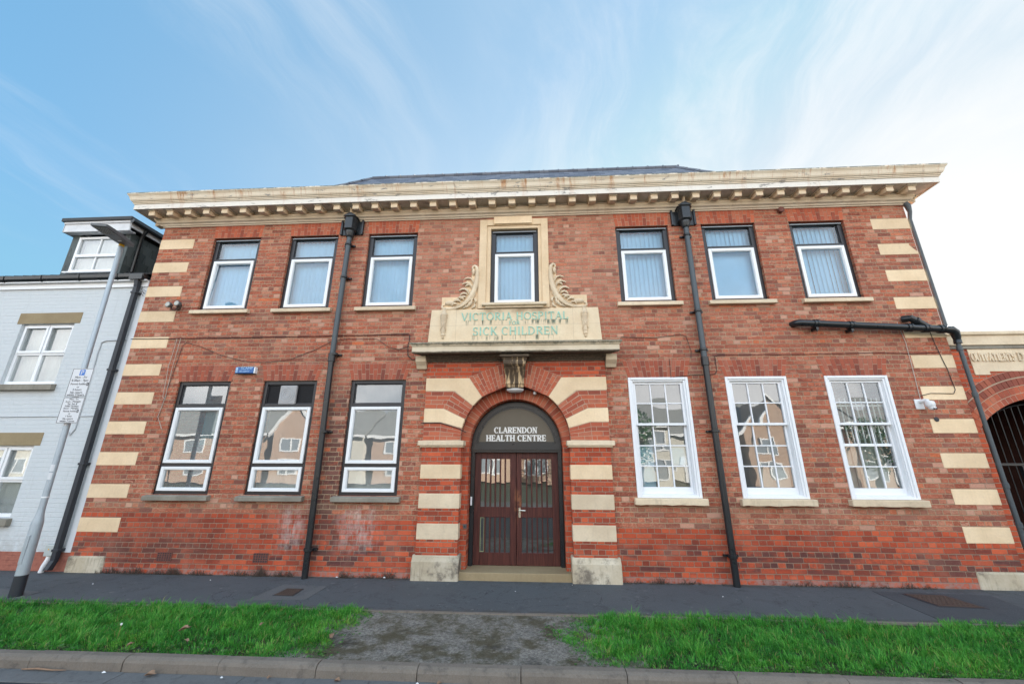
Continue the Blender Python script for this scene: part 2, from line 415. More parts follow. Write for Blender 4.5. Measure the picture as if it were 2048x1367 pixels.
M['lead'] = plain('lead flashing', (.33,.35,.37), .6, .3, .25, 9, .003)
M['tile'] = plain('dark concrete tile', (.050,.052,.055), .75, 0, .35, 12, .004)
M['yellow'] = plain('yellow plastic', (.75,.42,.02), .5, 0, .05, 9, 0)
M['blue'] = plain('blue plastic', (.02,.11,.34), .4, 0, .1, 9, 0)
M['signwhite'] = plain('white sign face', (.66,.67,.69), .45, 0, .04, 6, 0)
M['signblue'] = plain('blue sign face', (.015,.16,.55), .4, 0, .04, 6, 0)
M['ink'] = plain('black sign ink', (.03,.03,.035), .5, 0, .05, 6, 0)
M['verdigris'] = plain('verdigris bronze', (.30,.56,.46), .8, .0, .45, 14, .002)
M['signletter'] = plain('white sign letters', (.78,.77,.74), .5, 0, .04, 6, 0)
M['fanboard'] = plain('brown fanlight board', (.115,.095,.065), .42, 0, .22, 3, 0)
M['brass'] = plain('polished door furniture', (.72,.70,.60), .22, 1.0, .06, 9, 0)
M['terracotta'] = plain('dark terracotta', (.16,.055,.04), .7, 0, .2, 9, .002)
M['rust'] = plain('rusty cast iron', (.085,.055,.042), .8, .2, .4, 30, .003)
M['litter'] = plain('white litter', (.75,.75,.75), .7, 0, .1, 9, 0)
M['deadleaf'] = plain('dry leaf', (.26,.16,.10), .8, 0, .4, 30, .002)
M['twig'] = plain('dry brown weed', (.085,.060,.045), .9, 0, .4, 20, 0)
M['skylightlens'] = plain('lamp lens', (.45,.46,.42), .3, 0, .1, 9, 0)
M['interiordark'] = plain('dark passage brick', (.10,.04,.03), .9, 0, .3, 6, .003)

def mk_stainpanel():
    m, t, b = material('name panel sandstone')
    g = t.pos(); P = g.outputs['Position']; p = t.sep(P)
    n1 = t.noise(P, 2.6, 5, .6); n2 = t.noise(P, 30, 4, .6)
    col = t.mix(t.ramp(n1, .35, .68), (.76,.625,.44), (.70,.55,.37))
    jz = t.m('LESS_THAN', t.m('ABSOLUTE', t.sub(p[2], 4.36)), .003)
    jx = t.m('LESS_THAN', t.m('ABSOLUTE', t.sub(t.m('ABSOLUTE', t.add(p[0], .02)), 1.13)), .003)
    col = t.mix(t.mul(t.m('MAXIMUM', jz, jx), .5), col, (.36,.27,.18))
    # copper wash-off below the bronze letters: dark green runs
    st = t.noise(t.comb(t.mul(p[0], 13), 0, t.mul(p[2], 1.2)), 1.0, 3, .6)
    lowz = t.mul(t.ramp(p[2], 4.17, 4.13), t.ramp(p[2], 4.02, 4.10)); midz = t.mul(t.ramp(p[2], 4.47, 4.44), t.ramp(p[2], 4.33, 4.41))
    inx1 = t.ramp(t.m('ABSOLUTE', p[0]), .88, .80); inx2 = t.ramp(t.m('ABSOLUTE', p[0]), 1.08, 1.0)
    gap2 = t.ramp(t.m('ABSOLUTE', p[0]), .14, .22)
    s = t.add(t.mul(lowz, inx1), t.mul(t.mul(midz, inx2), gap2))
    s = t.mul(t.m('MINIMUM', s, 1.0), t.ramp(st, .50, .62))
    col = t.mix(t.mul(s, .85), col, t.mix(t.ramp(n2, .4, .6), (.045,.075,.060), (.10,.17,.13)))
    sm = t.mul(t.ramp(p[2], 4.55, 4.66), t.ramp(t.m('ABSOLUTE', p[0]), .70, .45))
    col = t.mix(t.mul(sm, t.mul(t.ramp(n1, .3, .7), .75)), col, (.26,.17,.10))
    sh = t.fmix(n2, .9, 1.1); col = t.mix(1.0, col, t.comb(sh, sh, sh), 'MULTIPLY')
    setb(t, b, col, .85, normal=t.bump(n2, .004, .6), spec=.25)
    return m
M['panel'] = mk_stainpanel()

def mk_ledge():
    m, t, b = material('entablature stone with soot and lichen')
    g = t.pos(); P = g.outputs['Position']; p = t.sep(P)
    n1 = t.noise(P, 3.0, 5, .6); n2 = t.noise(P, 30, 4, .6)
    col = t.mix(t.ramp(n1, .35, .68), (.70,.60,.45), (.60,.50,.36))
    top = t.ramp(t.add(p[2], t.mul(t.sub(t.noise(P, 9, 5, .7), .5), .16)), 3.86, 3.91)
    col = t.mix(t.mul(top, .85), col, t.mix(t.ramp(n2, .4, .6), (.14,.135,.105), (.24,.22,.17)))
    darkening = t.ramp(t.add(p[2], t.mul(t.sub(t.noise(P, 4, 5, .7), .5), .05)), 3.775, 3.742)  # lower edge and underside turn near black, with a ragged upper limit
    col = t.mix(t.mul(darkening, .95), col, t.mix(t.ramp(n2, .35, .65), (.045,.035,.027), (.11,.08,.055)))
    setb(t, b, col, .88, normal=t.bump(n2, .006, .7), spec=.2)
    return m
M['ledge'] = mk_ledge()

def mk_key():
    m, t, b = material('keystone with soot streaks')
    g = t.pos(); P = g.outputs['Position']; p = t.sep(P)
    st = t.noise(t.comb(t.mul(p[0], 22), t.mul(p[1], 8), t.mul(p[2], 2.2)), 1.0, 4, .6)
    n2 = t.noise(P, 30, 4, .6)
    k = t.add(st, t.mul(t.ramp(p[2], 3.2, 3.7), .16))
    col = t.mix(t.ramp(k, .40, .58), (.60,.42,.24), (.085,.060,.040))  # soot streaks, heavier towards the top
    setb(t, b, col, .85, normal=t.bump(n2, .006, .7), spec=.2)
    return m
M['key'] = mk_key()

def mk_cornice():
    m, t, b = material('cream painted cornice, rust stained')
    g = t.pos(); P = g.outputs['Position']; p = t.sep(P)
    n1 = t.noise(P, 1.5, 5, .6); n2 = t.noise(P, 25, 4, .6)
    col = t.mix(t.ramp(n1, .35, .68), (.80,.70,.55), (.73,.605,.45))
    warm = t.mul(t.ramp(p[2], 7.05, 6.95), t.ramp(p[2], 6.80, 6.90))
    col = t.mix(t.mul(warm, .7), col, (.75,.57,.37))
    cb = t.mul(t.ramp(p[2], 6.975, 6.985), t.ramp(p[2], 7.104, 7.10)); col = t.mix(t.mul(cb, .8), col, (.76,.72,.66))
    st = t.noise(t.comb(t.mul(p[0], 5.0), t.mul(p[1], 1.0), t.mul(p[2], .8)), 1.0, 6, .72, .4)
    top = t.ramp(p[2], 7.06, 7.26)
    rust = t.mul(t.ramp(st, .55, .66), t.fmix(top, .22, 1.0))
    thin = t.noise(t.comb(t.mul(p[0], 17), t.mul(p[1], 3), t.mul(p[2], 1.1)), 1.0, 4, .7)
    rust = t.m('MAXIMUM', rust, t.mul(t.mul(t.ramp(thin, .55, .70), top), .75))
    col = t.mix(t.mul(rust, .88), col, t.mix(t.ramp(n2, .4, .6), (.58,.30,.12), (.40,.16,.06)))
    pe = t.noise(t.comb(t.mul(p[0], 3.4), t.mul(p[1], 6), t.mul(p[2], 11)), 1.0, 6, .75, .3)
    inband = t.mul(t.ramp(p[2], 6.96, 6.99), t.ramp(p[2], 7.30, 7.22))
    peel = t.mul(t.ramp(pe, .59, .63), inband)
    col = t.mix(t.mul(peel, .8), col, (.26,.245,.23))
    edge = t.mul(t.ramp(p[2], 7.285, 7.31), t.ramp(t.noise(P, 7, 5, .7), .35, .55))
    col = t.mix(edge, col, (.10,.11,.085))
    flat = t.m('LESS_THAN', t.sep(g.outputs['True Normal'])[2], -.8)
    soffit_tone = t.mul(flat, t.ramp(t.noise(P, 2.2, 5, .7), .3, .6))  # patchy grey-brown tone on downward faces
    col = t.mix(t.mul(soffit_tone, .6), col, (.42,.36,.29))
    setb(t, b, col, .6, normal=t.bump(t.add(n2, t.mul(peel, -1.5)), .004, .7), spec=.35)
    return m
M['cornice'] = mk_cornice()

def mk_slate():
    m, t, b = material('grey slate')
    g = t.pos(); P = g.outputs['Position']; p = t.sep(P)
    v = t.m('DIVIDE', p[2], .15); row = t.m('FLOOR', v); fv = t.sub(v, row)
    q = t.m('DIVIDE', t.add(p[0], t.mul(t.m('MODULO', row, 2), .15)), .3); ix = t.m('FLOOR', q); fu = t.sub(q, ix)
    rnd = t.white(t.comb(row, ix, 2))[0]
    col = t.mix(rnd, (.085,.095,.125), (.17,.18,.21))
    gap = t.m('MAXIMUM', t.m('LESS_THAN', fv, .08), t.m('LESS_THAN', t.m('MINIMUM', fu, t.sub(1, fu)), .02))
    col = t.mix(t.mul(gap, .7), col, (.03,.03,.035))
    li = t.ramp(t.noise(P, 4, 5, .7), .62, .7); col = t.mix(t.mul(li, .5), col, (.20,.20,.13))
    setb(t, b, col, .6, normal=t.bump(t.add(fv, t.mul(rnd, .4)), .012, .8))
    return m
M['slate'] = mk_slate()

def mk_hung():
    m, t, b = material('dormer scalloped slate')
    g = t.pos(); P = g.outputs['Position']; p = t.sep(P)
    u = t.add(p[0], p[1]); row = t.m('FLOOR', t.m('DIVIDE', p[2], .22)); fv = t.sub(t.m('DIVIDE', p[2], .22), row)
    q = t.add(t.m('DIVIDE', u, .26), t.mul(t.m('MODULO', row, 2), .5)); ix = t.m('FLOOR', q); fu = t.sub(q, ix)
    w = t.sub(t.m('ABSOLUTE', t.sub(fu, .5)), t.mul(fv, .25))
    gap = t.ramp(t.m('ABSOLUTE', t.sub(t.m('ABSOLUTE', t.sub(fu, .5)), t.add(.34, t.mul(fv, .16)))), .03, .005)
    rnd = t.white(t.comb(row, ix, 4))[0]
    col = t.mix(rnd, (.055,.068,.068), (.10,.118,.115)); col = t.mix(t.mul(gap, .75), col, (.012,.014,.014))
    setb(t, b, col, .75, normal=t.bump(t.sub(rnd, gap), .006, .7))
    return m
M['hung'] = mk_hung()

def mk_asphalt(name, c, speck, moss=0.0, scale=1.0, patchy=.25):
    m, t, b = material(name)
    g = t.pos(); P = g.outputs['Position']
    n = t.noise(P, .8*scale, 5, .65); f = t.noise(P, 190, 2, .7); n3 = t.noise(P, 3.1*scale, 6, .7)
    k = t.fmix(n, 1-patchy, 1+patchy); col = t.mix(1.0, c, t.comb(k, k, k), 'MULTIPLY')
    col = t.mix(t.mul(t.ramp(f, .56, .70), speck), col, (.28,.28,.27))
    col = t.mix(t.mul(t.ramp(n3, .52, .68), .35), col, (.030,.030,.033))
    wear = t.mul(t.ramp(t.noise(t.scalev(P, (1, 2.2, 1)), 2.4, 6, .75), .56, .74), .20); col = t.mix(wear, col, (.17,.17,.17))
    gr = t.noise(P, 55, 4, .8); k2 = t.fmix(gr, .72, 1.28); col = t.mix(1.0, col, t.comb(k2, k2, k2), 'MULTIPLY')
    spk = t.ramp(t.noise(P, 75, 2, .6), .70, .74); col = t.mix(t.mul(spk, speck*.8), col, (.34,.34,.33))
    if moss:
        ag = t.noise(P, 34, 3, .85); k3 = t.ramp(ag, .36, .66, .60, 1.40); col = t.mix(1.0, col, t.comb(k3, k3, k3), 'MULTIPLY')
        mo = t.ramp(t.noise(P, 2.6, 6, .72), .44, .60); col = t.mix(t.mul(mo, moss), col, t.mix(f, (.075,.066,.026), (.050,.038,.020)))
        bl = t.ramp(t.noise(P, 1.4, 5, .7), .54, .66); col = t.mix(t.mul(bl, .55), col, (.022,.022,.022))
    setb(t, b, col, .85, normal=t.bump(t.add(f, t.mul(n3, .4)), .006, .8), spec=.3)
    return m
M['pavement'] = mk_asphalt('pavement asphalt', (.088,.096,.104), .30)
def pavement_dirt(m):
    t = NT(m.node_tree); b = m.node_tree.nodes['Principled BSDF']; src = b.inputs['Base Color'].links[0].from_socket
    g = t.pos(); p = t.sep(g.outputs['Position']); n = t.noise(g.outputs['Position'], 6, 6, .7); f = t.noise(g.outputs['Position'], 40, 3, .7)
    wall = t.mul(t.ramp(p[1], -.22, .0), t.ramp(n, .38, .62)); edge = t.mul(t.ramp(p[1], -1.28, -1.42), t.ramp(n, .40, .60))
    col = t.mix(t.mul(t.m('MAXIMUM', wall, edge), .7), src, t.mix(f, (.050,.042,.034), (.085,.075,.055)))
    gum = t.ramp(t.noise(t.scalev(g.outputs['Position'], (1, 1, 0)), 11, 1, .3), .735, .75); col = t.mix(t.mul(gum, .5), col, (.19,.19,.185))
    crack = t.m('ABSOLUTE', t.sub(t.noise(g.outputs['Position'], 1.1, 7, .6, .6), .5)); col = t.mix(t.mul(t.ramp(crack, .004, .0015), .55), col, (.022,.023,.025))
    t.put(b.inputs['Base Color'], col)
pavement_dirt(M['pavement'])
M['drive'] = mk_asphalt('old mossy crossover asphalt', (.205,.188,.162), .7, .80, 2.0)
M['patch'] = mk_asphalt('concrete patch', (.115,.118,.12), .35)
M['road'] = mk_asphalt('road asphalt', (.030,.034,.042), .10)
M['concrete'] = mk_asphalt('kerb concrete', (.195,.165,.135), .45, 0, 3.0, .35)
M['channel'] = mk_asphalt('channel concrete', (.150,.150,.150), .45, 0, 3.0)
M['soil'] = mk_asphalt('turf soil', (.030,.042,.016), .0, .4)

def mk_grass():
    m, t, b = material('grass blades')
    g = t.pos()
    tf = t.node('ShaderNodeAttribute', attribute_name='tuft').outputs['Fac']
    warm = t.noise(g.outputs['Position'], 1.3, 4, .6)
    k = t.m('ADD', t.mul(g.outputs['Random Per Island'], .45), t.mul(tf, .60), clamp=True)
    col = t.cramp(k, [(0, (.014,.085,.016)), (.30, (.032,.19,.026)), (.55, (.070,.33,.040)), (.78, (.125,.44,.058)), (.95, (.24,.50,.09)), (1, (.34,.46,.13))])
    dead = t.m('GREATER_THAN', t.white(t.comb(g.outputs['Random Per Island'], 2.0, 3.0))[0], .955)
    col = t.mix(t.mul(dead, .8), col, (.36,.30,.12))
    col = t.mix(t.mul(t.ramp(warm, .48, .68), .40), col, t.mix(1.0, col, (1.8,1.12,.9), 'MULTIPLY'))
    setb(t, b, col, .55, spec=.25)
    t.put(b.inputs['Subsurface Weight'], 0.0)
    tr = t.node('ShaderNodeBsdfTranslucent'); t.put(tr.inputs[0], col)
    mx = t.node('ShaderNodeMixShader'); mx.inputs[0].default_value = .3
    t.l.new(b.outputs[0], mx.inputs[1]); t.l.new(tr.outputs[0], mx.inputs[2])
    t.l.new(mx.outputs[0], m.node_tree.nodes['Material Output'].inputs[0])
    return m
M['grass'] = mk_grass()

def mk_glass(name, tint, refl, base, wave, haze=.02):
    m, t, b = material(name)
    m.node_tree.nodes.remove(b)
    g = t.pos()
    nrm = t.bump(t.noise(g.outputs['Position'], 3.0, 1, .4), wave, 1.0)
    fr = t.node('ShaderNodeFresnel'); fr.inputs[0].default_value = 1.55
    fac = t.m('ADD', t.mul(fr.outputs[0], refl), base, clamp=True)
    gl = t.node('ShaderNodeBsdfGlossy'); gl.inputs['Roughness'].default_value = 0.0; t.put(gl.inputs['Normal'], nrm)
    gl.inputs['Color'].default_value = (.95, .97, 1, 1)
    tr = t.node('ShaderNodeBsdfTransparent'); t.put(tr.inputs[0], tint)
    mx = t.node('ShaderNodeMixShader'); t.put(mx.inputs[0], fac)
    t.l.new(tr.outputs[0], mx.inputs[1]); t.l.new(gl.outputs[0], mx.inputs[2])
    df = t.node('ShaderNodeBsdfDiffuse'); df.inputs[0].default_value = (.72, .78, .80, 1)  # dust film, also a painted pale haze that lifts dark reflections
    dn = t.noise(g.outputs['Position'], 2.5, 4, .6)
    m2 = t.node('ShaderNodeMixShader'); t.put(m2.inputs[0], t.mul(t.fmix(dn, .6, 1.4), haze))
    t.l.new(mx.outputs[0], m2.inputs[1]); t.l.new(df.outputs[0], m2.inputs[2])
    t.l.new(m2.outputs[0], m.node_tree.nodes['Material Output'].inputs[0])
    return m
M['glass'] = mk_glass('double glazing', (.86,.92,.93), 1.3, .15, .0008, .13)
M['oldglass'] = mk_glass('old sash glass', (.84,.88,.86), 1.2, .13, .0014, .06)
M['upglass'] = mk_glass('upper glazing', (.80,.90,.96), 1.2, .045, .0005)
M['doorglass'] = mk_glass('door glass', (.70,.80,.80), 1.5, .18, .0008)

def mk_wood():
    m, t, b = material('dark stained door wood')
    g = t.pos(); P = g.outputs['Position']; p = t.sep(P)
    gr = t.noise(t.scalev(P, (60, 60, 3)), 1.0, 5, .65, .4); n = t.noise(P, 4, 4, .6)
    col = t.mix(t.ramp(gr, .35, .65), (.048,.013,.011), (.098,.028,.021))
    wear = t.mul(t.ramp(t.m('ABSOLUTE', t.sub(p[0], .03)), .09, .03), t.mul(t.ramp(n, .52, .66), t.ramp(t.m('ABSOLUTE', t.sub(p[2], 1.1)), .35, .1)))
    col = t.mix(t.mul(wear, .8), col, (.26,.10,.045))
    setb(t, b, col, .5, normal=t.bump(gr, .002, .5), spec=.3)
    return m
M['wood'] = mk_wood()

# =================================================================== SETTING
g_ = MB(); g_.box(-150, 150, -160, 150, -.6, -.135); struct('ground', g_, M['soil'])
g_ = MB(); g_.box(-80, 80, -9.6, -3.11, -.3, -.108); struct('road', g_, M['road'])
g_ = MB()
x = -36.0
while x < 36:
    g_.box(x, x+.595, -3.11, -2.888, -.3, -.100 + random.uniform(-.002, .002)); x += .6
struct('gutter_channel', g_, M['channel'], .004)
g_ = MB()
KX = [-.771 + .9625*k for k in range(-36, 37)]
for a, b2 in zip(KX[:-1], KX[1:]):
    e = random.uniform(-.004, .004); q = random.uniform(-.006, .006)
    g_.prism_x([(-2.765+q, -.3), (-2.765+q, .006+e), (-2.84+q, .006+e), (-2.872+q, -.010+e), (-2.884+q, -.035+e), (-2.888+q, -.3)], a+.003, b2-.003)
struct('kerb', g_, M['concrete'], .004)
g_ = MB(); g_.box(-80, 80, -1.42, 60, -.3, .0); struct('pavement', g_, M['pavement'])
g_ = MB()
x = -30.0
while x < 30:
    g_.box(x, x+.91, -1.47, -1.422, -.3, .006 + random.uniform(-.003, .003)); x += .915
struct('edging_kerb', g_, M['concrete'], .003)
# crossover path between the two verges: outline a little ragged, hidden by the turf edges
g_ = MB(); g_.box(-2.3, 1.4, -2.762, -1.472, -.3, -.012); struct('path', g_, M['drive'])
g_ = MB(); g_.box(-40, -2.302, -2.762, -1.472, -.3, -.015); g_.box(1.402, 40, -2.762, -1.472, -.3, -.015); struct('verge_soil', g_, M['soil'])
g_ = MB(); g_.prism_x([(0, 0), (1, 0), (1, 1)], 0, 0) if False else None
def sheet(pts, z0, z1):
    mb = MB(); n = len(pts)
    mb.add([(a, c, z1) for a, c in pts] + [(a, c, z0) for a, c in pts],
           [tuple(range(n)), tuple(range(2*n-1, n-1, -1))] + [(i, i+n, (i+1) % n + n, (i+1) % n) for i in range(n)])
    return mb
struct('pavement_patch', sheet([(-3.67,-1.20), (-2.857,-1.10), (-2.86,-.50), (-3.585,-.443)], -.05, .004), M['patch'])
struct('pavement_patch', sheet([(5.25,-1.40), (6.6,-1.40), (6.9,-.30), (5.35,-.20)], -.05, .004), mk_asphalt('newer tarmac patch', (.066,.072,.080), .15))
struct('pavement_patch', sheet([(-9.5,-1.42), (-6.85,-1.30), (-6.90,-1.02), (-9.5,-.72)], -.05, .004), M['patch'])

# --- grass
def inside_left(X, Y):
    e = -1.79 + .05*np.sin(Y*9) + .04*np.sin(Y*23+1) - .10*np.exp(-((Y+2.1)/.22)**2) + .08*np.exp(-((Y+1.6)/.12)**2)
    return X < e
def inside_right(X, Y):
    e = .86 + .04*np.sin(Y*11) + .03*np.sin(Y*27) - .36*np.exp(-((Y+2.05)/.28)**2) - .14*np.exp(-((Y+1.5)/.15)**2)
    k = (X > e)
    notch = (np.abs(X-4.75) < .40 + .05*np.sin(Y*40)) & (Y > -1.62 + .1*np.abs(X-4.75))
    return k & ~notch
def make_grass(n_tuft=6200):
    TX = rng.uniform(-9.5, 9.5, n_tuft); TY = rng.uniform(-2.775, -1.425, n_tuft)
    ok = inside_left(TX, TY) | inside_right(TX, TY); TX = TX[ok]; TY = TY[ok]; nt = len(TX)
    big = np.sin(TX*2.1+1.3*np.sin(TY*3)) * np.sin(TY*4.7+np.cos(TX*1.7)) + .5*np.sin(TX*5.3+TY*4)
    TH = np.clip(rng.lognormal(-.03, .20, nt) * (1 + .16*big), .45, 1.5)
    TA = rng.uniform(0, 2*PI, nt); TL = rng.uniform(.1, .75, nt)
    TC = np.clip(rng.normal(.5, .22, nt) + .16*big, 0, 1)
    per = rng.integers(22, 52, nt)
    T = np.repeat(np.arange(nt), per); n = len(T)
    rr = np.abs(rng.normal(0, .046, n)); aa = rng.uniform(0, 2*PI, n)
    X = TX[T] + rr*np.cos(aa); Y = np.clip(TY[T] + rr*np.sin(aa), -2.79, -1.405)
    ok = inside_left(X, Y) | inside_right(X, Y)
    X, Y, T, rr, aa = X[ok], Y[ok], T[ok], rr[ok], aa[ok]; n = len(X)
    de = np.minimum(np.clip(-(X+1.8), 0, 1) + 9*(X > 0), np.clip(X-.85, 0, 1) + 9*(X < 0))
    edge = np.clip(.35 + de*2.6, .3, 1.0); front = np.clip((Y+2.80)/.28, .40, 1.0)
    h = np.clip(rng.gamma(9, .0067, n) * TH[T] * edge * front, .015, .17)
    lean = (.25 + rr*9) * h
    dx = np.cos(aa)*lean + np.cos(TA[T])*TL[T]*h + rng.normal(0, .2, n)*h
    dy = np.sin(aa)*lean + np.sin(TA[T])*TL[T]*h + rng.normal(0, .2, n)*h
    ln = np.hypot(dx, dy)
    w = rng.uniform(.0018, .0042, n); fa = rng.uniform(0, PI, n)
    wx = np.cos(fa)*w; wy = np.sin(fa)*w*.6
    z0 = np.full(n, -.02)
    V = np.empty((n, 5, 3))
    V[:,0] = np.stack([X-wx, Y-wy, z0], 1); V[:,1] = np.stack([X+wx, Y+wy, z0], 1)
    mx, my, mz = X+dx*.36, Y+dy*.36, z0+h*.62
    V[:,2] = np.stack([mx+wx*.8, my+wy*.8, mz], 1); V[:,3] = np.stack([mx-wx*.8, my-wy*.8, mz], 1)
    V[:,4] = np.stack([X+dx, Y+dy, z0+h*np.clip(1.05-.40*ln/np.maximum(h, .01), .3, 1)], 1)
    me = bpy.data.meshes.new('grass')
    me.vertices.add(n*5); me.vertices.foreach_set('co', V.reshape(-1))
    b0 = np.arange(n)*5
    loops = np.stack([b0, b0+1, b0+2, b0+3, b0+3, b0+2, b0+4], 1).reshape(-1)
    me.loops.add(n*7); me.loops.foreach_set('vertex_index', loops.astype(np.int32))
    st = np.stack([np.arange(n)*7, np.arange(n)*7+4], 1).reshape(-1)
    me.polygons.add(n*2); me.polygons.foreach_set('loop_start', st.astype(np.int32))
    me.update(calc_edges=True)
    at = me.attributes.new('tuft', 'FLOAT', 'POINT'); at.data.foreach_set('value', np.repeat(TC[T], 5).astype(np.float32))
    me.validate()
    o = link_mesh('grass', me, M['grass'], None); o['kind'] = 'stuff'
    tag(o, 'rough green grass of the two verges between pavement and kerb', 'grass')
make_grass()
# clover and other broad leaves along the kerb and turf edges
def make_clover():
    mb = MB()
    for i in range(1300):
        if random.random() < .72:
            X = random.uniform(-8.5, 8.5); Y = -2.765 + abs(random.gauss(0, .09))
            if -1.75 < X < .9: continue
        else:
            Y = random.uniform(-2.75, -1.5); X = (-1.82 + random.gauss(0, .10)) if random.random() < .5 else (.8 - .33*math.exp(-((Y+2.05)/.28)**2) + random.gauss(0, .10))
        z = random.uniform(-.005, .045); r = random.uniform(.005, .011); a = random.uniform(0, 6.28); tx = random.uniform(-.5, .5); ty = random.uniform(-.5, .5)
        for k in range(random.choice((1, 3, 3))):
            aa = a + k*2.1; cx, cy = X + math.cos(aa)*r, Y + math.sin(aa)*r
            mb.add([(cx + math.cos(q)*r*.9, cy + math.sin(q)*r*.9, z + (math.cos(q)*tx + math.sin(q)*ty)*r) for q in (0, 1.05, 2.1, 3.14, 4.2, 5.25)], [(0,1,2,3,4,5)])
    m, t, b = material('clover leaves'); g = t.pos()
    col = t.cramp(g.outputs['Random Per Island'], [(0, (.025,.085,.018)), (.6, (.05,.15,.03)), (1, (.12,.20,.055))]); setb(t, b, col, .6, spec=.3)
    o = obj('clover', mb, m, None, fix=False); o['kind'] = 'stuff'; tag(o, 'small broad-leaved weeds along the kerb and turf edges', 'weeds')
make_clover()
def make_weeds():
    mb = MB()
    spans = [(-6.9, -3.7, 1.0), (-2.9, -1.75, .8), (1.75, 3.3, .45), (4.2, 6.4, .35), (-7.2, -6.9, .4)]
    for a, b2, k in spans:
        for i in range(int((b2-a)*330*k)):
            X = random.uniform(a, b2); Y = -random.uniform(.005, .05)
            cl_ = .5+.5*math.sin(X*9.7+2*math.sin(X*3.1))*math.sin(X*4.3+1)
            if random.random() > cl_*1.25: continue
            h = random.uniform(.02, .13)*k**.3*(.35+.9*cl_)
            p = [(X, Y, 0)]
            for j in range(3):
                q = p[-1]; p.append((q[0]+random.gauss(0, .018), q[1]-random.uniform(-.004, .015), q[2]+h/3))
            mb.tube(p, [.0034, .0030, .0024, .0012], 4, False)
    o = obj('dried_weeds', mb, M['twig'], None, fix=False); o['kind'] = 'stuff'; tag(o, 'thin brown dead weeds along the foot of the brick wall', 'weeds')
make_weeds()

# =================================================================== HOSPITAL
HX = 7.77
H = thing('hospital_building', 'two-storey red brick hospital with stone quoins, cream cornice and arched portico', 'building', (0, 0, 0))
INN = (2.06, 3.78, 5.50); WW = 1.06
cxs = [-(a + WW/2) for a in INN[::-1]] + [a + WW/2 for a in INN]
UP = (4.80, 6.47); LO = (1.262, 3.31)
CW = (-.555, .515, 4.80, 6.53)        # central window opening
openings = [(c-WW/2, c+WW/2, UP[0], UP[1]) for c in cxs] + [(c-WW/2, c+WW/2, LO[0], LO[1]) for c in cxs] + [CW, (-1.30, 1.30, -.30, 3.45)]
def wall_with_holes(x0, x1, z0, z1, holes, y=0.0, th=.32):
    xs = sorted({x0, x1, *[h[0] for h in holes], *[h[1] for h in holes]}); zs = sorted({z0, z1, *[h[2] for h in holes], *[h[3] for h in holes]})
    mb = MB()
    for i in range(len(xs)-1):
        for j in range(len(zs)-1):
            cx, cz = (xs[i]+xs[i+1])/2, (zs[j]+zs[j+1])/2
            if any(h[0] < cx < h[1] and h[2] < cz < h[3] for h in holes): continue
            mb.quad((xs[i],y,zs[j]), (xs[i+1],y,zs[j]), (xs[i+1],y,zs[j+1]), (xs[i],y,zs[j+1]))
            mb.quad((xs[i],y+th,zs[j+1]), (xs[i+1],y+th,zs[j+1]), (xs[i+1],y+th,zs[j]), (xs[i],y+th,zs[j]))
    for a, b2, c, d2 in holes:
        mb.quad((a,y,c), (a,y,d2), (a,y+th,d2), (a,y+th,c)); mb.quad((b2,y,c), (b2,y+th,c), (b2,y+th,d2), (b2,y,d2))
        mb.quad((a,y,d2), (b2,y,d2), (b2,y+th,d2), (a,y+th,d2)); mb.quad((a,y,c), (a,y+th,c), (b2,y+th,c), (b2,y,c))
    return mb
wm = wall_with_holes(-HX, HX, -.30, 6.90, openings)
wm.box(-HX, -HX+.3, .32, 6.8, -.3, 6.9); wm.box(HX-.3, HX, .32, 6.8, -.3, 6.9); wm.box(-HX, HX, 6.8, 7.1, -.3, 6.9)
for sx in (-HX, HX):     # close the wall thickness at the corners
    wm.quad((sx, 0, -.3), (sx, .32, -.3), (sx, .32, 6.9), (sx, 0, 6.9))
wall = obj('wall', wm, M['brick'], H, fix=False)
# rooms behind the windows
rm = MB()
rm.quad((-HX+.31, 3.4, 0), (HX-.31, 3.4, 0), (HX-.31, 3.4, 6.9), (-HX+.31, 3.4, 6.9))
rm.box(-HX+.31, HX-.31, .33, 3.4, 3.85, 4.10); rm.box(-HX+.31, HX-.31, .33, 3.4, -.02, .02); rm.quad((-HX+.31, .33, 6.88), (HX-.31, .33, 6.88), (HX-.31, 3.4, 6.88), (-HX+.31, 3.4, 6.88))
for xx in (-5.2, -3.4, -1.45, 1.45, 3.4, 5.2): rm.box(xx-.05, xx+.05, .33, 3.4, .02, 3.85); rm.box(xx-.05, xx+.05, .33, 3.4, 4.1, 6.87)
obj('room', rm, M['room'], H, fix=False)

# --- quoins
QZ = [.635 + .56*k for k in range(11)]
for sgn in (-1, 1):
    for k, z in enumerate(QZ):
        mb = MB(); L = .765 if sgn < 0 else .70
        xa, xb = (-HX-.004, -HX+L) if sgn < 0 else (HX-L, HX+.004)
        if sgn > 0 and k == 9:
            mb.prism([(xa, z), (xb, z), (xb, z+.04), (xb-.10, z+.16), (xb-.13, z+.20), (xb-.12, z+.234), (xa, z+.234)], -.006, .34)
        else: mb.box(xa, xb, -.006, .34, z, z+.234)
        obj('quoin', mb, M['stone'], H, .006)
    mb = MB(); z0, z1 = (-.2, .26) if sgn < 0 else (-.2, .245)
    xa, xb = (-HX-.012, -HX+.68) if sgn < 0 else (HX-.70, HX+.012)
    mb.box(xa, xb, -.022, .36, z0, z1)
    o = obj('base_stone', mb, M['stonebase'], H, .03)

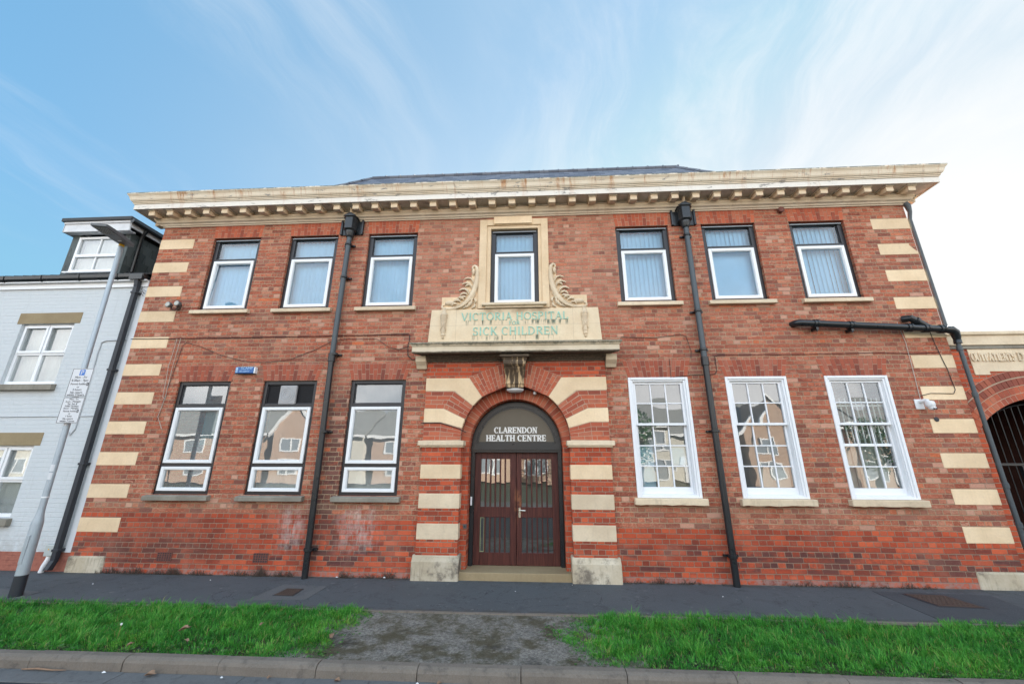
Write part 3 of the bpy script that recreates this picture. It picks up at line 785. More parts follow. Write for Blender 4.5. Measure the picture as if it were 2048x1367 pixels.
# --- flat brick arches above windows
def flat_arch(x0, x1, z0, z1, splay, mat='oldvoussoir'):
    mb = MB(); bk = MB()
    n = 15; xm = (x0+x1)/2
    for i in range(n):
        def X(j, f): # j in 0..n, f 0 bottom..1 top
            a = x0 + (x1-x0)*j/n; b_ = (x0-splay) + (x1-x0+2*splay)*j/n; return a + (b_-a)*f
        fs = (0, .36, 1.0) if i % 2 else (0, .64, 1.0)
        for fa, fb in zip(fs[:-1], fs[1:]):
            g = .0055; h = z1-z0; ga = g/h
            fa2, fb2 = fa+ga, fb-ga
            mb.prism([(X(i, fa2)+g*.6, z0+h*fa2), (X(i+1, fa2)-g*.6, z0+h*fa2), (X(i+1, fb2)-g*.6, z0+h*fb2), (X(i, fb2)+g*.6, z0+h*fb2)], -.007+random.uniform(-.001,.001), .05)
    bk.prism([(x0, z0+.001), (x1, z0+.001), (x1+splay, z1), (x0-splay, z1)], -.003, .05)
    o = obj('window_arch', mb, M[mat], H); obj('mortar_joint', bk, M['joint'], o)
for c in cxs:
    flat_arch(c-WW/2, c+WW/2, LO[1], LO[1]+.322, .085)
    flat_arch(c-WW/2, c+WW/2, UP[1], 6.772, .035, 'voussoir')

# --- windows
def wavy_blind(x0, x1, z0, z1, y, pitch=.088):
    mb = MB(); x = x0; base_tw = random.uniform(.008, .022)
    while x < x1 - .01:
        tw = base_tw + random.uniform(-.006, .008)
        w = min(pitch*1.16, x1-x); k = 4
        vs = [];
        for q in range(k+1):
            f = q/k; xx = x + w*f; yy = y + tw*(f-.5)*2 - .010*math.sin(PI*f)
            vs += [(xx, yy, z0), (xx, yy, z1)]
        mb.add(vs, [(2*q, 2*q+2, 2*q+3, 2*q+1) for q in range(k)]); x += pitch
    return mb
def flat_pane(mb, x0, x1, z0, z1, y, tilt=.003, back=0.0):
    a, b_ = random.uniform(-tilt, tilt), random.uniform(-tilt, tilt) + back
    w, h = (x1-x0)/2, (z1-z0)/2
    return mb.quad((x0, y-a*w-b_*h, z0), (x1, y+a*w-b_*h, z0), (x1, y+a*w+b_*h, z1), (x0, y-a*w+b_*h, z1))
def upper_window(c, blind='slats', x0=None, x1=None, top=UP[1], stone_sill=True):
    x0 = c-WW/2 if x0 is None else x0; x1 = c+WW/2 if x1 is None else x1
    yf = .060; mb = MB(); a, b_ = x0+.001, x1-.001
    gl0 = 4.85
    mb.frame(a, b_, 4.80, top, .092, yf, yf+.08, .062, .047)
    mb.box(a+.092, b_-.092, yf+.002, yf+.08, 5.927, 5.993)
    mb.frame(a+.092, b_-.092, 5.993, top-.062, .012, yf+.02, yf+.07)
    win = obj('window', mb, M['black'], H, .004)
    hd = MB(); hd.prism_x([(yf-.03, top-.058), (yf-.004, top-.050), (yf-.004, top-.030), (yf-.034, top-.040)], a+.03, b_-.03)
    obj('head_flashing', hd, M['lead'], win)
    ca = MB(); ca.frame(a+.086, b_-.086, 4.843, 5.930, .060, yf-.030, yf+.05, .060, .060)
    ca.frame(a+.146, b_-.146, 4.903, 5.870, .010, yf-.018, yf+.045)
    obj('casement', ca, M['upvc'], win, .006)
    pn = MB(); flat_pane(pn, a+.154, b_-.154, 4.91, 5.862, yf+.012, .003, .05 if c < -6 else 0); flat_pane(pn, a+.102, b_-.102, 6.003, top-.072, yf+.035)
    obj('pane', pn, M['upglass'], win, fix=False)
    if blind == 'slats': bl = wavy_blind(a+.02, b_-.02, 4.82, top-.06, yf+.17)
    else:
        bl = wavy_blind(a+.02, b_-.02, 5.96, top-.06, yf+.17); bl.quad((a+.02, yf+.15, 4.82), (b_-.02, yf+.15, 4.82), (b_-.02, yf+.15, 5.97), (a+.02, yf+.15, 5.97))
    obj('blind', bl, M['blind'], win, fix=False)
    if stone_sill:
        s = MB(); s.prism_x([(-.085, 4.700), (-.085, 4.765), (-.075, 4.775), (.11, 4.800), (.11, 4.700)], x0-.085, x1+.085)
        obj('sill', s, M['stonepale'], win, .006)
    return win
for i, c in enumerate(cxs): upper_window(c, 'plain' if i == 4 else 'slats')

def lower_left_window(c, fan=False, drape=False):
    x0, x1 = c-WW/2+.001, c+WW/2-.001; yf = .035; mb = MB()
    mb.frame(x0, x1, 1.262, 3.309, .068, yf, yf+.08, .06, .065)
    mb.box(x0+.068, x1-.068, yf+.002, yf+.08, 2.806, 2.876); mb.box(x0+.068, x1-.068, yf+.002, yf+.08, 1.734, 1.803)
    mb.frame(x0+.068, x1-.068, 2.876, 3.249, .014, yf+.02, yf+.07)
    mb.prism_x([(yf-.055, 1.264), (yf-.055, 1.285), (yf-.001, 1.315), (yf-.001, 1.264)], x0, x1) if False else None
    win = obj('window', mb, M['black'], H, .004)
    ca = MB()
    for z0, z1 in ((1.80, 2.810), (1.322, 1.737)):
        ca.frame(x0+.062, x1-.062, z0, z1, .057, yf-.030, yf+.05, .050, .047)
        ca.frame(x0+.119, x1-.119, z0+.047, z1-.050, .010, yf-.018, yf+.045)
    obj('casement', ca, M['upvc'], win, .006)
    pn = MB(); flat_pane(pn, x0+.126, x1-.126, 1.855, 2.752, yf+.012, .006); flat_pane(pn, x0+.126, x1-.126, 1.377, 1.68, yf+.012, .006)
    if not fan: flat_pane(pn, x0+.08, x1-.08, 2.888, 3.237, yf+.045, .004)
    obj('pane', pn, M['glass'], win, fix=False)
    if fan:
        bd = MB(); bd.box(x0+.08, x1-.08, yf+.04, yf+.06, 2.888, 3.237); obj('blanking_panel', bd, plain('black blanking panel', (.012,.012,.014), .6, 0, .5, 20, 0, .2), win)
        vx = x0+.50; v = MB(); v.box(vx-.165, vx+.165, yf-.02, yf+.039, 2.862, 3.225)
        vo = obj('extractor_fan', v, plain('grey fan plastic', (.36,.35,.35), .5), win, .02)
        g2 = MB()
        for rr in (.05, .09, .13):
            g2.tube([(vx+rr*math.cos(q*PI/10), yf-.024, 3.045+rr*math.sin(q*PI/10)) for q in range(21)], .004, 5, False)
        obj('fan_grille', g2, M['galv'], vo)
    if drape:
        d2 = wavy_blind(x1-.46, x1-.05, 2.12, 2.80, yf+.10, .09); obj('curtain', d2, M['teal'], win, fix=False)
    else:
        d2 = wavy_blind(x0+.02, x1-.02, 1.28, 1.66, yf+.25, .16); obj('net_curtain', d2, M['curtain'], win, fix=False)
    s = MB(); s.prism_x([(-.10, 1.166), (-.10, 1.235), (-.09, 1.243), (.034, 1.262), (.034, 1.166)], x0-.075, x1+.075)
    obj('sill', s, M['stonegrey'], win, .006)
for i, c in enumerate(cxs[:3]): lower_left_window(c, i == 1, i == 0)

def sash_window(c, bars=False):
    x0, x1 = c-WW/2+.001, c+WW/2-.001; mb = MB()
    mb.frame(x0-.004, x1+.004, 1.264, 3.312, .048, -.018, .10, .045, .03)
    mb.frame(x0+.044, x1-.044, 1.294, 3.267, .034, .000, .10, .030, .02)
    mb.frame(x0+.078, x1-.078, 1.314, 3.237, .012, .022, .10, .012, .012)
    win = obj('sash_window', mb, M['whitepaint'], H, .006)
    gx0, gx1 = c-.40, c+.40
    def sash(z0, z1, rows, y, top, bot, nm):
        s = MB(); a, b_ = x0+.091, x1-.091
        s.frame(a, b_, z0, z1, gx0-a, y, y+.045, top, bot)
        h0, h1 = z0+bot, z1-top
        for k in (1, 2): xx = gx0 + (gx1-gx0)*k/3; s.box(xx-.011, xx+.011, y+.006, y+.034, h0, h1)
        for k in range(1, rows):
            zz = h0 + (h1-h0)*k/rows
            for q in range(3):
                xa = gx0 + (gx1-gx0)*q/3 + (.011 if q else 0); xb = gx0 + (gx1-gx0)*(q+1)/3 - (.011 if q < 2 else 0); s.box(xa, xb, y+.008, y+.032, zz-.010, zz+.010)
        o = obj(nm, s, M['whitepaint'], win, .003)
        p = MB()
        for q in range(3):
            for k in range(rows):
                xa = gx0+(gx1-gx0)*q/3; xb = gx0+(gx1-gx0)*(q+1)/3; za = h0+(h1-h0)*k/rows; zb = h0+(h1-h0)*(k+1)/rows
                flat_pane(p, xa+.002, xb-.002, za+.002, zb-.002, y+.026, .011)
        return p
    p1 = sash(2.459, 3.224, 2, .040, .032, .040, 'upper_sash'); p2 = sash(1.326, 2.485, 3, .088, .030, .105, 'lower_sash')
    p1.add(p2.v, p2.f); obj('pane', p1, M['oldglass'], win, fix=False)
    # obscured lower panes and odds and ends standing behind the glass
    ob = MB(); ob.box(c-.13, c+.40, .20, .21, 1.42, 1.76); obj('blind', ob, M['lintel'] if c < 3 else M['curtain'], win)
    if c < 3:
        pb = MB(); pb.box(c-.40, c-.15, .19, .20, 1.40, 2.11); pb.box(c+.15, c+.40, .19, .20, 1.79, 2.09); obj('paper_notice', pb, M['blind'], win)
    if bars:
        br = MB()
        for k in range(9):
            xx = c-.36+.09*k; br.tube([(xx, .125, 2.10), (xx, .125, 2.93)], .012, 6)
        br.box(c-.42, c+.42, .105, .111, 2.78, 2.81); br.box(c-.42, c+.42, .105, .111, 2.12, 2.15)
        obj('security_bars', br, M['whitepaint'], win)
        cu = wavy_blind(c-.42, c+.42, 1.35, 2.12, .30, .13); obj('net_curtain', cu, M['curtain'], win, fix=False)
    s = MB(); n = 14; pts = []
    for k in range(n+1): pts.append((x0-.065 + (x1-x0+.13)*k/n, 1.155 + random.uniform(-.006, .008)))
    pts += [(x1+.065, 1.262), (x0-.065, 1.262)]
    s.prism(pts, -.095, .04); obj('sill', s, M['stonepale'], win, .012)
for i, c in enumerate(cxs[3:]): sash_window(c, i == 2)

# --- central first-floor window with stone surround
cw = upper_window(0, 'slats', CW[0]+.05, CW[1]-.045, CW[3]-.04)
sr = MB()
sr.box(-.735, -.585, -.050, .10, 4.706, 6.700); sr.box(.535, .675, -.050, .10, 4.706, 6.700); sr.box(-.585, .535, -.050, .10, 6.560, 6.700)
sr.box(-.585, -.505, -.024, .10, 4.800, 6.560); sr.box(.470, .535, -.024, .10, 4.800, 6.560); sr.box(-.505, .470, -.024, .10, 6.490, 6.560)
sr.box(-.585, .535, -.024, .10, 4.706, 4.740)
su = obj('stone_surround', sr, M['stone'], H, .004)
kk = MB(); kk.box(-.44, .352, -.085, .0, 6.575, 6.740); obj('keyblock', kk, M['stone'], su, .006)
ss = MB(); ss.prism_x([(-.13, 4.742), (-.13, 4.790), (-.11, 4.802), (.10, 4.815), (.10, 4.742)], -.65, .615); obj('sill', ss, M['stonepale'], su, .008)

# --- cornice
prof = [(0, 6.765), (.030, 6.765), (.036, 6.785), (.060, 6.790), (.075, 6.815), (.110, 6.835), (.125, 6.865), (.150, 6.895), (.152, 6.915), (.085, 6.918), (.085, 7.005),
        (.385, 7.005), (.385, 6.985), (.405, 6.985), (.405, 7.100), (.420, 7.106), (.420, 7.125), (.435, 7.131), (.435, 7.150), (.452, 7.158), (.470, 7.185), (.478, 7.215), (.490, 7.250), (.510, 7.278), (.520, 7.288), (.520, 7.318), (.0, 7.335)]
mb = MB(); n = len(prof)
for st in range(4):
    for o_, z in prof:
        mb.v.append([(-HX-o_, 7.1, z), (-HX-o_, -o_, z), (HX+o_, -o_, z), (HX+o_, 7.1, z)][st])
for st in range(3):
    for i in range(n-1): mb.f.append((st*n+i, (st+1)*n+i, (st+1)*n+i+1, st*n+i+1))
mb.f.append(tuple(range(n))); mb.f.append(tuple(3*n+i for i in range(n-1, -1, -1)))
# subdivide the long front run so it can sag and wander a little
cor = obj('cornice', mb, M['cornice'], H)
def modillion(x, ax='y', sgn=1):
    mb = MB(); w = .068
    side = [(-.086, 6.935), (-.16, 6.905), (-.22, 6.885), (-.29, 6.872), (-.325, 6.876), (-.332, 6.90), (-.332, 6.968), (-.086, 6.968)]
    mb.prism_x(side, -w, w)
    mb.prism_x([(-.086, 6.968), (-.338, 6.968), (-.352, 6.982), (-.362, 7.004), (-.086, 7.004)], -w-.014, w+.014)
    if ax == 'y': mb.v = [(x+a, b_, c) for a, b_, c in mb.v]
    else: mb.v = [(sgn*(HX-b_), x+a, c) for a, b_, c in mb.v]
    return obj('modillion', mb, M['cornice'], cor, .005)
for k in range(39):
    modillion(-7.815 + k*.4085)
for k in range(4):
    for s_ in (-1, 1): modillion(.12 + k*.41, 'x', s_)
# small side fascia end bits on the corner
# --- roof
rf = MB()
e = 7.40; yb = 6.1; zt = 10.56; yr = 3.2
A = (-e, .30, 7.20); B = (e, .30, 7.20); Cc = (e, yb, 7.20); D = (-e, yb, 7.20); E1 = (-4.76, yr, zt); F1 = (4.80, yr, zt)
rf.add([A, B, Cc, D, E1, F1], [(0,1,5,4), (1,2,5), (2,3,4,5), (3,0,4)])
rf.box(-HX, HX, -.05, 7.05, 7.05, 7.19)
ro = obj('roof', rf, M['slate'], H)
rd = MB()
x = -4.76
while x < 4.7:
    rd.tube([(x, yr, zt+.01), (x+.44, yr, zt+.01)], .06, 8); rd.tube([(x+.43, yr, zt+.010), (x+.46, yr, zt+.010)], .078, 8); x += .46
for (P0, P1) in ((E1, A), (F1, B)):
    p0, p1 = Vector(P0), Vector(P1)
    for k in range(11):
        q0 = p0 + (p1-p0)*(k/11.0); q1 = p0 + (p1-p0)*((k+.95)/11.0); rd.tube([q0, q1], [.055, .065], 8)
obj('ridge_tile', rd, M['slate'], ro, smooth=40)

# --- portico
YP = -.062
PX = 1.65; ZC = 2.20; RA = .976
pf = MB()
def arc(r, a0, a1, n, cz=ZC): return [(r*math.cos(R(a0+(a1-a0)*k/n)), cz + r*math.sin(R(a0+(a1-a0)*k/n))) for k in range(n+1)]
top = 3.64
for s_ in (-1, 1):
    xa, xb = (-PX, -.955) if s_ < 0 else (.955, PX)
    pf.box(xa, xb, YP, .30, -.2, 2.10)
# front skin above the springing: strips from the arc out to the rectangle
N = 48; inner = arc(RA, 180, 0, N)
outer = []
for k, (x, z) in enumerate(inner):
    a = R(180 - 180*k/N); dx, dz = math.cos(a), math.sin(a)
    s1 = PX/abs(dx) if abs(dx) > 1e-6 else 1e9; s2 = (top-ZC)/dz if dz > 1e-6 else 1e9
    q = min(s1, s2); outer.append((dx*q, ZC+dz*q))
for k in range(N):
    a, b_, c, d2 = inner[k], inner[k+1], outer[k+1], outer[k]
    pf.quad((a[0],YP,a[1]), (b_[0],YP,b_[1]), (c[0],YP,c[1]), (d2[0],YP,d2[1]))
    if abs(c[0]-d2[0]) > 1e-4 and abs(c[1]-d2[1]) > 1e-4:   # corner triangle
        pf.add([(d2[0],YP,d2[1]), (c[0],YP,c[1]), (math.copysign(PX, d2[0]+c[0]),YP,top)], [(0,1,2)])
for s_ in (-1, 1):
    pf.quad((s_*PX, YP, 2.10), (s_*PX, .0, 2.10), (s_*PX, .0, top), (s_*PX, YP, top))
    pf.quad((s_*PX, YP, 2.10), (s_*RA, YP, 2.10), (s_*RA, YP, ZC), (s_*PX, YP, ZC))
pf.box(-PX, PX, YP+.001, 0, top-.02, top)
portico = obj('portico', pf, M['redbrick'], H, fix=False)
# arch soffit, two orders deep
so = MB()
ZI, RI = 2.115, .835
def ring_soffit(mb, r, cz, y0, y1, n=40):
    P = arc(r, 180, 0, n, cz)
    for k in range(n): mb.quad((P[k][0], y0, P[k][1]), (P[k+1][0], y0, P[k+1][1]), (P[k+1][0], y1, P[k+1][1]), (P[k][0], y1, P[k][1]))
def brick_ring(r0, r1, y0, y1, n, cz, a0=180, a1=0, mb=None, g=.004):
    mb = mb or MB()
    for k in range(n):
        b0 = a0 + (a1-a0)*k/n; b1 = a0 + (a1-a0)*(k+1)/n; da = math.degrees(g/r0)*(1 if a1 > a0 else -1)
        q = [(r*math.cos(R(t_)), cz + r*math.sin(R(t_))) for r, t_ in ((r0, b0+da), (r1, b0+da), (r1, b1-da), (r0, b1-da))]
        mb.prism(q, y0 + random.uniform(-.002, .002), y1)
    return mb
bk = MB()
ring_soffit(bk, RA+.004, ZC, YP+.004, .14); ring_soffit(bk, RI+.004, ZI, .12, .42)
P1 = arc(RA+.004, 180, 0, 40, ZC); P2 = arc(RI+.004, 180, 0, 40, ZI)
for k in range(40): bk.quad((P1[k][0], .14, P1[k][1]), (P1[k+1][0], .14, P1[k+1][1]), (P2[k+1][0], .14, P2[k+1][1]), (P2[k][0], .14, P2[k][1]))
obj('arch_mortar', bk, M['joint'], portico, fix=False)
so = brick_ring(RA, RA+.10, YP+.003, .030, 40, ZC); brick_ring(RA, RA+.10, .036, .134, 40, ZC, mb=so)
obj('arch_soffit', so, M['purple'], portico)
so = brick_ring(RI, RI+.22, .136, .235, 34, ZI); brick_ring(RI, RI+.10, .243, .345, 34, ZI, mb=so); brick_ring(RI, RI+.10, .353, .42, 34, ZI, mb=so)
obj('inner_arch', so, M['voussoir'], portico)
# brick jambs of the recess
for s_ in (-1, 1):
    jb = MB()
    xa, xb = (-1.30, -RI-.008) if s_ < 0 else (RI+.008, 1.30)
    jb.box(xa, xb, .135, .45, -.1, ZI)
    xc, xd = (-1.29, -.957) if s_ < 0 else (.957, 1.29)
    jb.box(xc, xd, .05, .1355, -.1, 2.09)
    obj('jamb', jb, M['redbrick'], portico)
# closing wall above the inner arch, behind the front skin
cl = MB(); cl.box(-1.299, 1.299, .425, .44, 2.95, 3.449); obj('back_wall', cl, M['redbrick'], portico)
# pier stones
def both(mb_fn, name, mat, bev=.006):
    for s_ in (-1, 1):
        mb = mb_fn()
        if s_ > 0: mb.v = [(-a, b_, c) for a, b_, c in mb.v]
        obj(name, mb, mat, portico, bev)
def pst(z0, z1, e=.006): return lambda: MB().box(-PX-e, -.955+e, YP-e, .10, z0, z1)
for z0, z1, mt in ((1.552, 1.789, 'stone'), (1.076, 1.314, 'stonepale'), (.597, .842, 'stonepale')): both(pst(z0, z1), 'pier_stone', M[mt])
both(lambda: MB().prism_x([(YP-.055, -.2), (YP-.055, .275), (YP-.02, .325), (YP-.004, .368), (.20, .368), (.20, -.2)], -1.70, -.915), 'pier_base', M['stonebase'], .02)
def impost():
    mb = MB(); mb.box(-1.725, -.905, YP-.055, .17, 2.108, 2.192); mb.box(-1.690, -.925, YP-.028, .15, 2.080, 2.108); return mb
both(impost, 'impost', M['stonepale'], .008)
# bent stones
def bent(pts): return lambda: MB().prism(pts, YP-.007, .02)
a1, a2 = 128.6, 141.5
both(bent([(-PX-.006, 3.080), (-1.108, 3.075), (RA*math.cos(R(a2)), ZC+RA*math.sin(R(a2))), (RA*math.cos(R(135)), ZC+RA*math.sin(R(135))), (RA*math.cos(R(a1)), ZC+RA*math.sin(R(a1))), (-.850, 3.318), (-PX-.006, 3.322)]), 'arch_stone', M['stone'])
a3, a4 = 158.0, 167.5
both(bent([(-PX-.006, 2.515), (-1.335, 2.515), (RA*math.cos(R(a4)), ZC+RA*math.sin(R(a4))), (RA*math.cos(R(162.5)), ZC+RA*math.sin(R(162.5))), (RA*math.cos(R(a3)), ZC+RA*math.sin(R(a3))), (-1.300, 2.752), (-PX-.006, 2.757)]), 'arch_stone', M['stone'])
# brick courses bending into the arch
def lerp2(p, q, t_): return (p[0]+(q[0]-p[0])*t_, p[1]+(q[1]-p[1])*t_)
def along(poly, s_):
    L = [math.dist(poly[i], poly[i+1]) for i in range(len(poly)-1)]; T = sum(L); d2 = s_*T
    for i, l in enumerate(L):
        if d2 <= l + 1e-9: return lerp2(poly[i], poly[i+1], d2/l if l else 0)
        d2 -= l
    return poly[-1]
def courses(lo, hi, n, blen, mb, y0, y1):
    for k in range(n):
        A0 = [lerp2(p, q, (k+.06)/n) for p, q in zip(lo, hi)]; A1 = [lerp2(p, q, (k+.94)/n) for p, q in zip(lo, hi)]
        T = sum(math.dist(A0[i], A0[i+1]) for i in range(len(A0)-1))
        st = [0.0]; s_ = blen*(.5 if k % 2 else 1.0)
        bends = []; acc = 0
        for i in range(len(A0)-2): acc += math.dist(A0[i], A0[i+1]); bends.append(acc)
        cuts = [0.0]
        while s_ < T - blen*.3: cuts.append(s_); s_ += blen
        cuts = sorted(set([c for c in cuts if all(abs(c-b_) > .05 for b_ in bends)] + bends)); cuts.append(T)
        for a, b_ in zip(cuts[:-1], cuts[1:]):
            f0, f1 = (a+.004)/T, (b_-.004)/T
            q = [along(A0, f0), along(A0, f1), along(A1, f1), along(A1, f0)]
            mb.prism(q, y0 + random.uniform(-.001, .001), y1)
def P_(r, a): return (r*math.cos(R(a)), ZC + r*math.sin(R(a)))
def vous(which):
    mb = MB()
    if which == 0: courses([(-PX, 2.764), (-1.302, 2.758), P_(RA, a3-.3)], [(-PX, 3.074), (-1.108, 3.070), P_(RA, a2+.3)], 4, .215, mb, YP-.004, .02)
    if which == 1: courses([(-PX, 2.200), (-1.35, 2.200), P_(RA, 179.5)], [(-PX, 2.509), (-1.335, 2.510), P_(RA, a4+.4)], 4, .215, mb, YP-.004, .02)
    if which == 2: courses([P_(RA, a1-.4), P_(1.42, 127.2)], [P_(RA, 98.5), P_(1.42, 97)], 9, .155, mb, YP-.005, .02)
    return mb
for s_ in (-1, 1):
    for wh in range(3):
        mb = vous(wh)
        if s_ > 0: mb.v = [(-a, b_, c) for a, b_, c in mb.v]
        obj('voussoir', mb, M['voussoir'], portico)
    mb = MB()
    mb.prism([(-PX+.001, 2.196), (-RA, 2.196), P_(RA, 174), P_(RA, a4), (-1.335, 2.515), (-PX+.001, 2.515)], YP-.0015, .0)
    mb.prism([(-PX+.001, 2.757), (-1.302, 2.752), P_(RA, a3), P_(RA, 150), P_(RA, a2), (-1.108, 3.075), (-PX+.001, 3.08)], YP-.0015, .0)
    mb.prism([P_(RA, a1), P_(1.42, 127.2), P_(1.42, 97), P_(RA, 98), P_(RA, 108), P_(RA, 118)], YP-.0018, .0)
    if s_ > 0: mb.v = [(-a, b_, c) for a, b_, c in mb.v]
    obj('mortar_joint', mb, M['joint'], portico)
# keystone: a scrolled bracket with fluted front
ks = MB()
def kslice(z, hw, y): return [(-hw, YP, z), (-hw, y, z), (-hw*.62, y-.012, z), (-hw*.50, y, z), (-hw*.2, y-.004, z), (0, y-.016, z), (hw*.2, y-.004, z), (hw*.5, y, z), (hw*.62, y-.012, z), (hw, y, z), (hw, YP, z)]
KP = [(3.695, .265, -.33), (3.655, .265, -.33), (3.650, .235, -.30), (3.610, .215, -.285), (3.585, .205, -.30), (3.555, .200, -.325), (3.520, .196, -.325), (3.490, .192, -.300), (3.470, .190, -.270), (3.455, .195, -.270), (3.440, .190, -.255), (3.380, .180, -.215), (3.320, .172, -.190), (3.250, .164, -.178), (3.215, .160, -.180), (3.205, .168, -.188), (3.180, .168, -.188), (3.172, .160, -.176), (3.120, .156, -.168)]
sl = [kslice(*q) for q in KP]; m_ = len(sl[0])
for s2 in sl: ks.v += s2
for i in range(len(sl)-1):
    for k in range(m_-1): ks.f.append((i*m_+k, i*m_+k+1, (i+1)*m_+k+1, (i+1)*m_+k))
ks.f.append(tuple(range(m_-1, -1, -1))); ks.f.append(tuple((len(sl)-1)*m_+k for k in range(m_)))
obj('keystone', ks, M['key'], portico, smooth=35)
# entablature ledge
en = MB()
ep = [(YP, 3.622), (-.085, 3.622), (-.085, 3.650), (-.105, 3.655), (-.125, 3.680), (-.165, 3.700), (-.175, 3.728), (-.335, 3.728), (-.335, 3.738), (-.345, 3.740), (-.345, 3.850), (-.358, 3.858), (-.372, 3.880), (-.400, 3.900), (-.400, 3.925), (.0, 4.02), (.0, 3.622)]
wx = [1.66 + max(0, -y-.062) * .78 for y, z in ep]
n = len(ep)
for s_ in (-1, 1):
    for (y, z), w in zip(ep, wx): en.v.append((s_*w, y, z))
for i in range(n-1): en.f.append((i, n+i, n+i+1, i+1))
en.f.append((n-1, 2*n-1, n, 0)); en.f.append(tuple(range(n-1, -1, -1))); en.f.append(tuple(n+i for i in range(n)))
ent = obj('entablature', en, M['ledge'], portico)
for s_ in (-1, 1):
    mb = MB(); xa, xb = sorted((s_*1.665, s_*1.86)); mb.prism_x([(.0, 3.50), (-.05, 3.50), (-.09, 3.56), (-.16, 3.62), (-.18, 3.725), (.0, 3.725)], xa, xb); obj('side_bracket', mb, M['stonepale'], ent, .008)
# doorstep
st = MB(); st.box(-.965, .965, -.045, .55, -.2, .118); obj('doorstep', st, M['lintel'], portico, .012)

# --- name panel with torches, scrolls and lettering
pm = MB(); pm.prism([(-1.685, 3.99), (1.640, 3.99), (1.600, 4.690), (-1.645, 4.690)], -.045, .0)
panel = obj('name_panel', pm, M['panel'], H, .006)
def torch(x):
    mb = MB(); z0 = 4.085; y = -.045
    pr = [(.008, 0), (.022, .012), (.030, .030), (.018, .050), (.040, .070), (.046, .095), (.036, .115), (.044, .125), (.047, .16), (.054, .30), (.062, .41), (.070, .425), (.072, .445), (.062, .455), (.072, .470), (.070, .515), (.052, .530), (.046, .545), (.040, .575), (.030, .590)]
    mb.lathe([(r, z0+z) for r, z in pr], x, y, 16)
    for k in range(9):      # carved flame
        a = k*2.4; mb.tube([(x+.02*math.cos(a), y+.02*math.sin(a), z0+.58), (x+.035*math.cos(a), y+.03*math.sin(a), z0+.615), (x+.02*math.cos(a+.6), y+.015*math.sin(a+.6), z0+.65)], [.012, .010, .004], 5)
    for sgn in (-1, 1):     # ribbon wound round the shaft
        mb.tube([(x + .058*math.cos(-PI/2 + sgn*q), y + .058*math.sin(-PI/2 + sgn*q), z0+.17+.07*(q+1.4)) for q in [-1.4+.2*i for i in range(15)]], .007, 5)
    obj('torch', mb, M['stonepale'], panel, smooth=50)
torch(-1.392); torch(1.332)
def scroll(mir):
    bk = MB()
    # stepped backing slab
    bk.prism([(-1.462, 4.692), (-.742, 4.692), (-.742, 5.635), (-.880, 5.635), (-.880, 5.330), (-.985, 5.330), (-.985, 4.970), (-1.462, 4.970)], -.012, .0)
    rib = MB()
    # main curved rib hooking round a boss at each end
    K = [(-1.395, 4.800), (-1.435, 4.790), (-1.452, 4.755), (-1.415, 4.722), (-1.30, 4.712), (-1.18, 4.722), (-1.06, 4.768), (-.955, 4.850), (-.875, 4.960), (-.818, 5.09), (-.780, 5.24), (-.762, 5.40), (-.764, 5.53), (-.785, 5.612), (-.822, 5.640), (-.855, 5.622), (-.866, 5.585), (-.850, 5.560)]
    W_ = [.012, .018, .022, .026, .030, .036, .044, .050, .053, .054, .053, .048, .040, .032, .026, .022, .018, .012]
    arcp = K[5:13]
    rib.tube([(x, -.030, z) for x, z in K], W_, 10)
    rib.tube([(x+.030, -.066, z-.012) for x, z in arcp], .009, 6); rib.tube([(x-.022, -.066, z+.020) for x, z in arcp], .009, 6)
    for cx, cz, rx, rz in ((-1.295, 4.835, .105, .055), (-.842, 5.500, .036, .075)):
        o = len(rib.v); nr = 5; nn = 16
        for a in range(nr):
            ph = (PI/2)*a/nr
            for q in range(nn): rib.v.append((cx + rx*math.cos(ph)*math.cos(2*PI*q/nn), -.012 - .055*math.sin(ph), cz + rz*math.cos(ph)*math.sin(2*PI*q/nn)))
        rib.v.append((cx, -.067, cz))
        for a in range(nr-1):
            for q in range(nn): rib.f.append((o+a*nn+q, o+a*nn+(q+1) % nn, o+(a+1)*nn+(q+1) % nn, o+(a+1)*nn+q))
        for q in range(nn): rib.f.append((o+(nr-1)*nn+q, o+(nr-1)*nn+(q+1) % nn, o+nr*nn))
    # acanthus leaves: curled lobes inside and outside the curve
    def leaf(x, z, a, L, w):
        q = [(x + L*t_*math.cos(a + .9*t_*t_), -.022-.026*math.sin(PI*t_*.9), z + L*t_*math.sin(a + .9*t_*t_)) for t_ in (0, .2, .4, .6, .8, .95, 1.0)]
        rib.tube(q, [w*.45, w*.8, w, w*.95, w*.8, w*.55, w*.2], 6)
    for x, z, a, L, w in ((-.92, 5.02, 1.9, .22, .028), (-.95, 5.00, 2.4, .15, .026), (-.86, 5.13, 1.8, .23, .026), (-.835, 5.24, 1.75, .22, .024), (-.87, 5.18, 2.3, .13, .022), (-1.08, 4.85, 2.3, .15, .028), (-1.02, 4.89, 2.0, .13, .028), (-1.14, 4.80, 2.6, .12, .024), (-.97, 4.95, 2.7, .12, .024)): leaf(x, z, a, L, w)
    for x, z, a, L, w in ((-.99, 4.735, .25, .16, .026), (-.93, 4.76, .55, .17, .028), (-.90, 4.82, .80, .16, .028), (-.86, 4.89, 1.0, .15, .026), (-.82, 4.96, 1.2, .14, .024), (-.86, 4.72, .15, .11, .024), (-.80, 4.82, .9, .10, .022), (-1.05, 4.715, .1, .12, .018)): leaf(x, z, a, L, w)
    if mir:
        for mb in (bk, rib): mb.v = [(-a-.06, b_, c) for a, b_, c in mb.v]
    o = obj('scroll', bk, M['stone'], panel, .004); obj('scroll_carving', rib, M['stonepale'], o, smooth=60)
scroll(False); scroll(True)

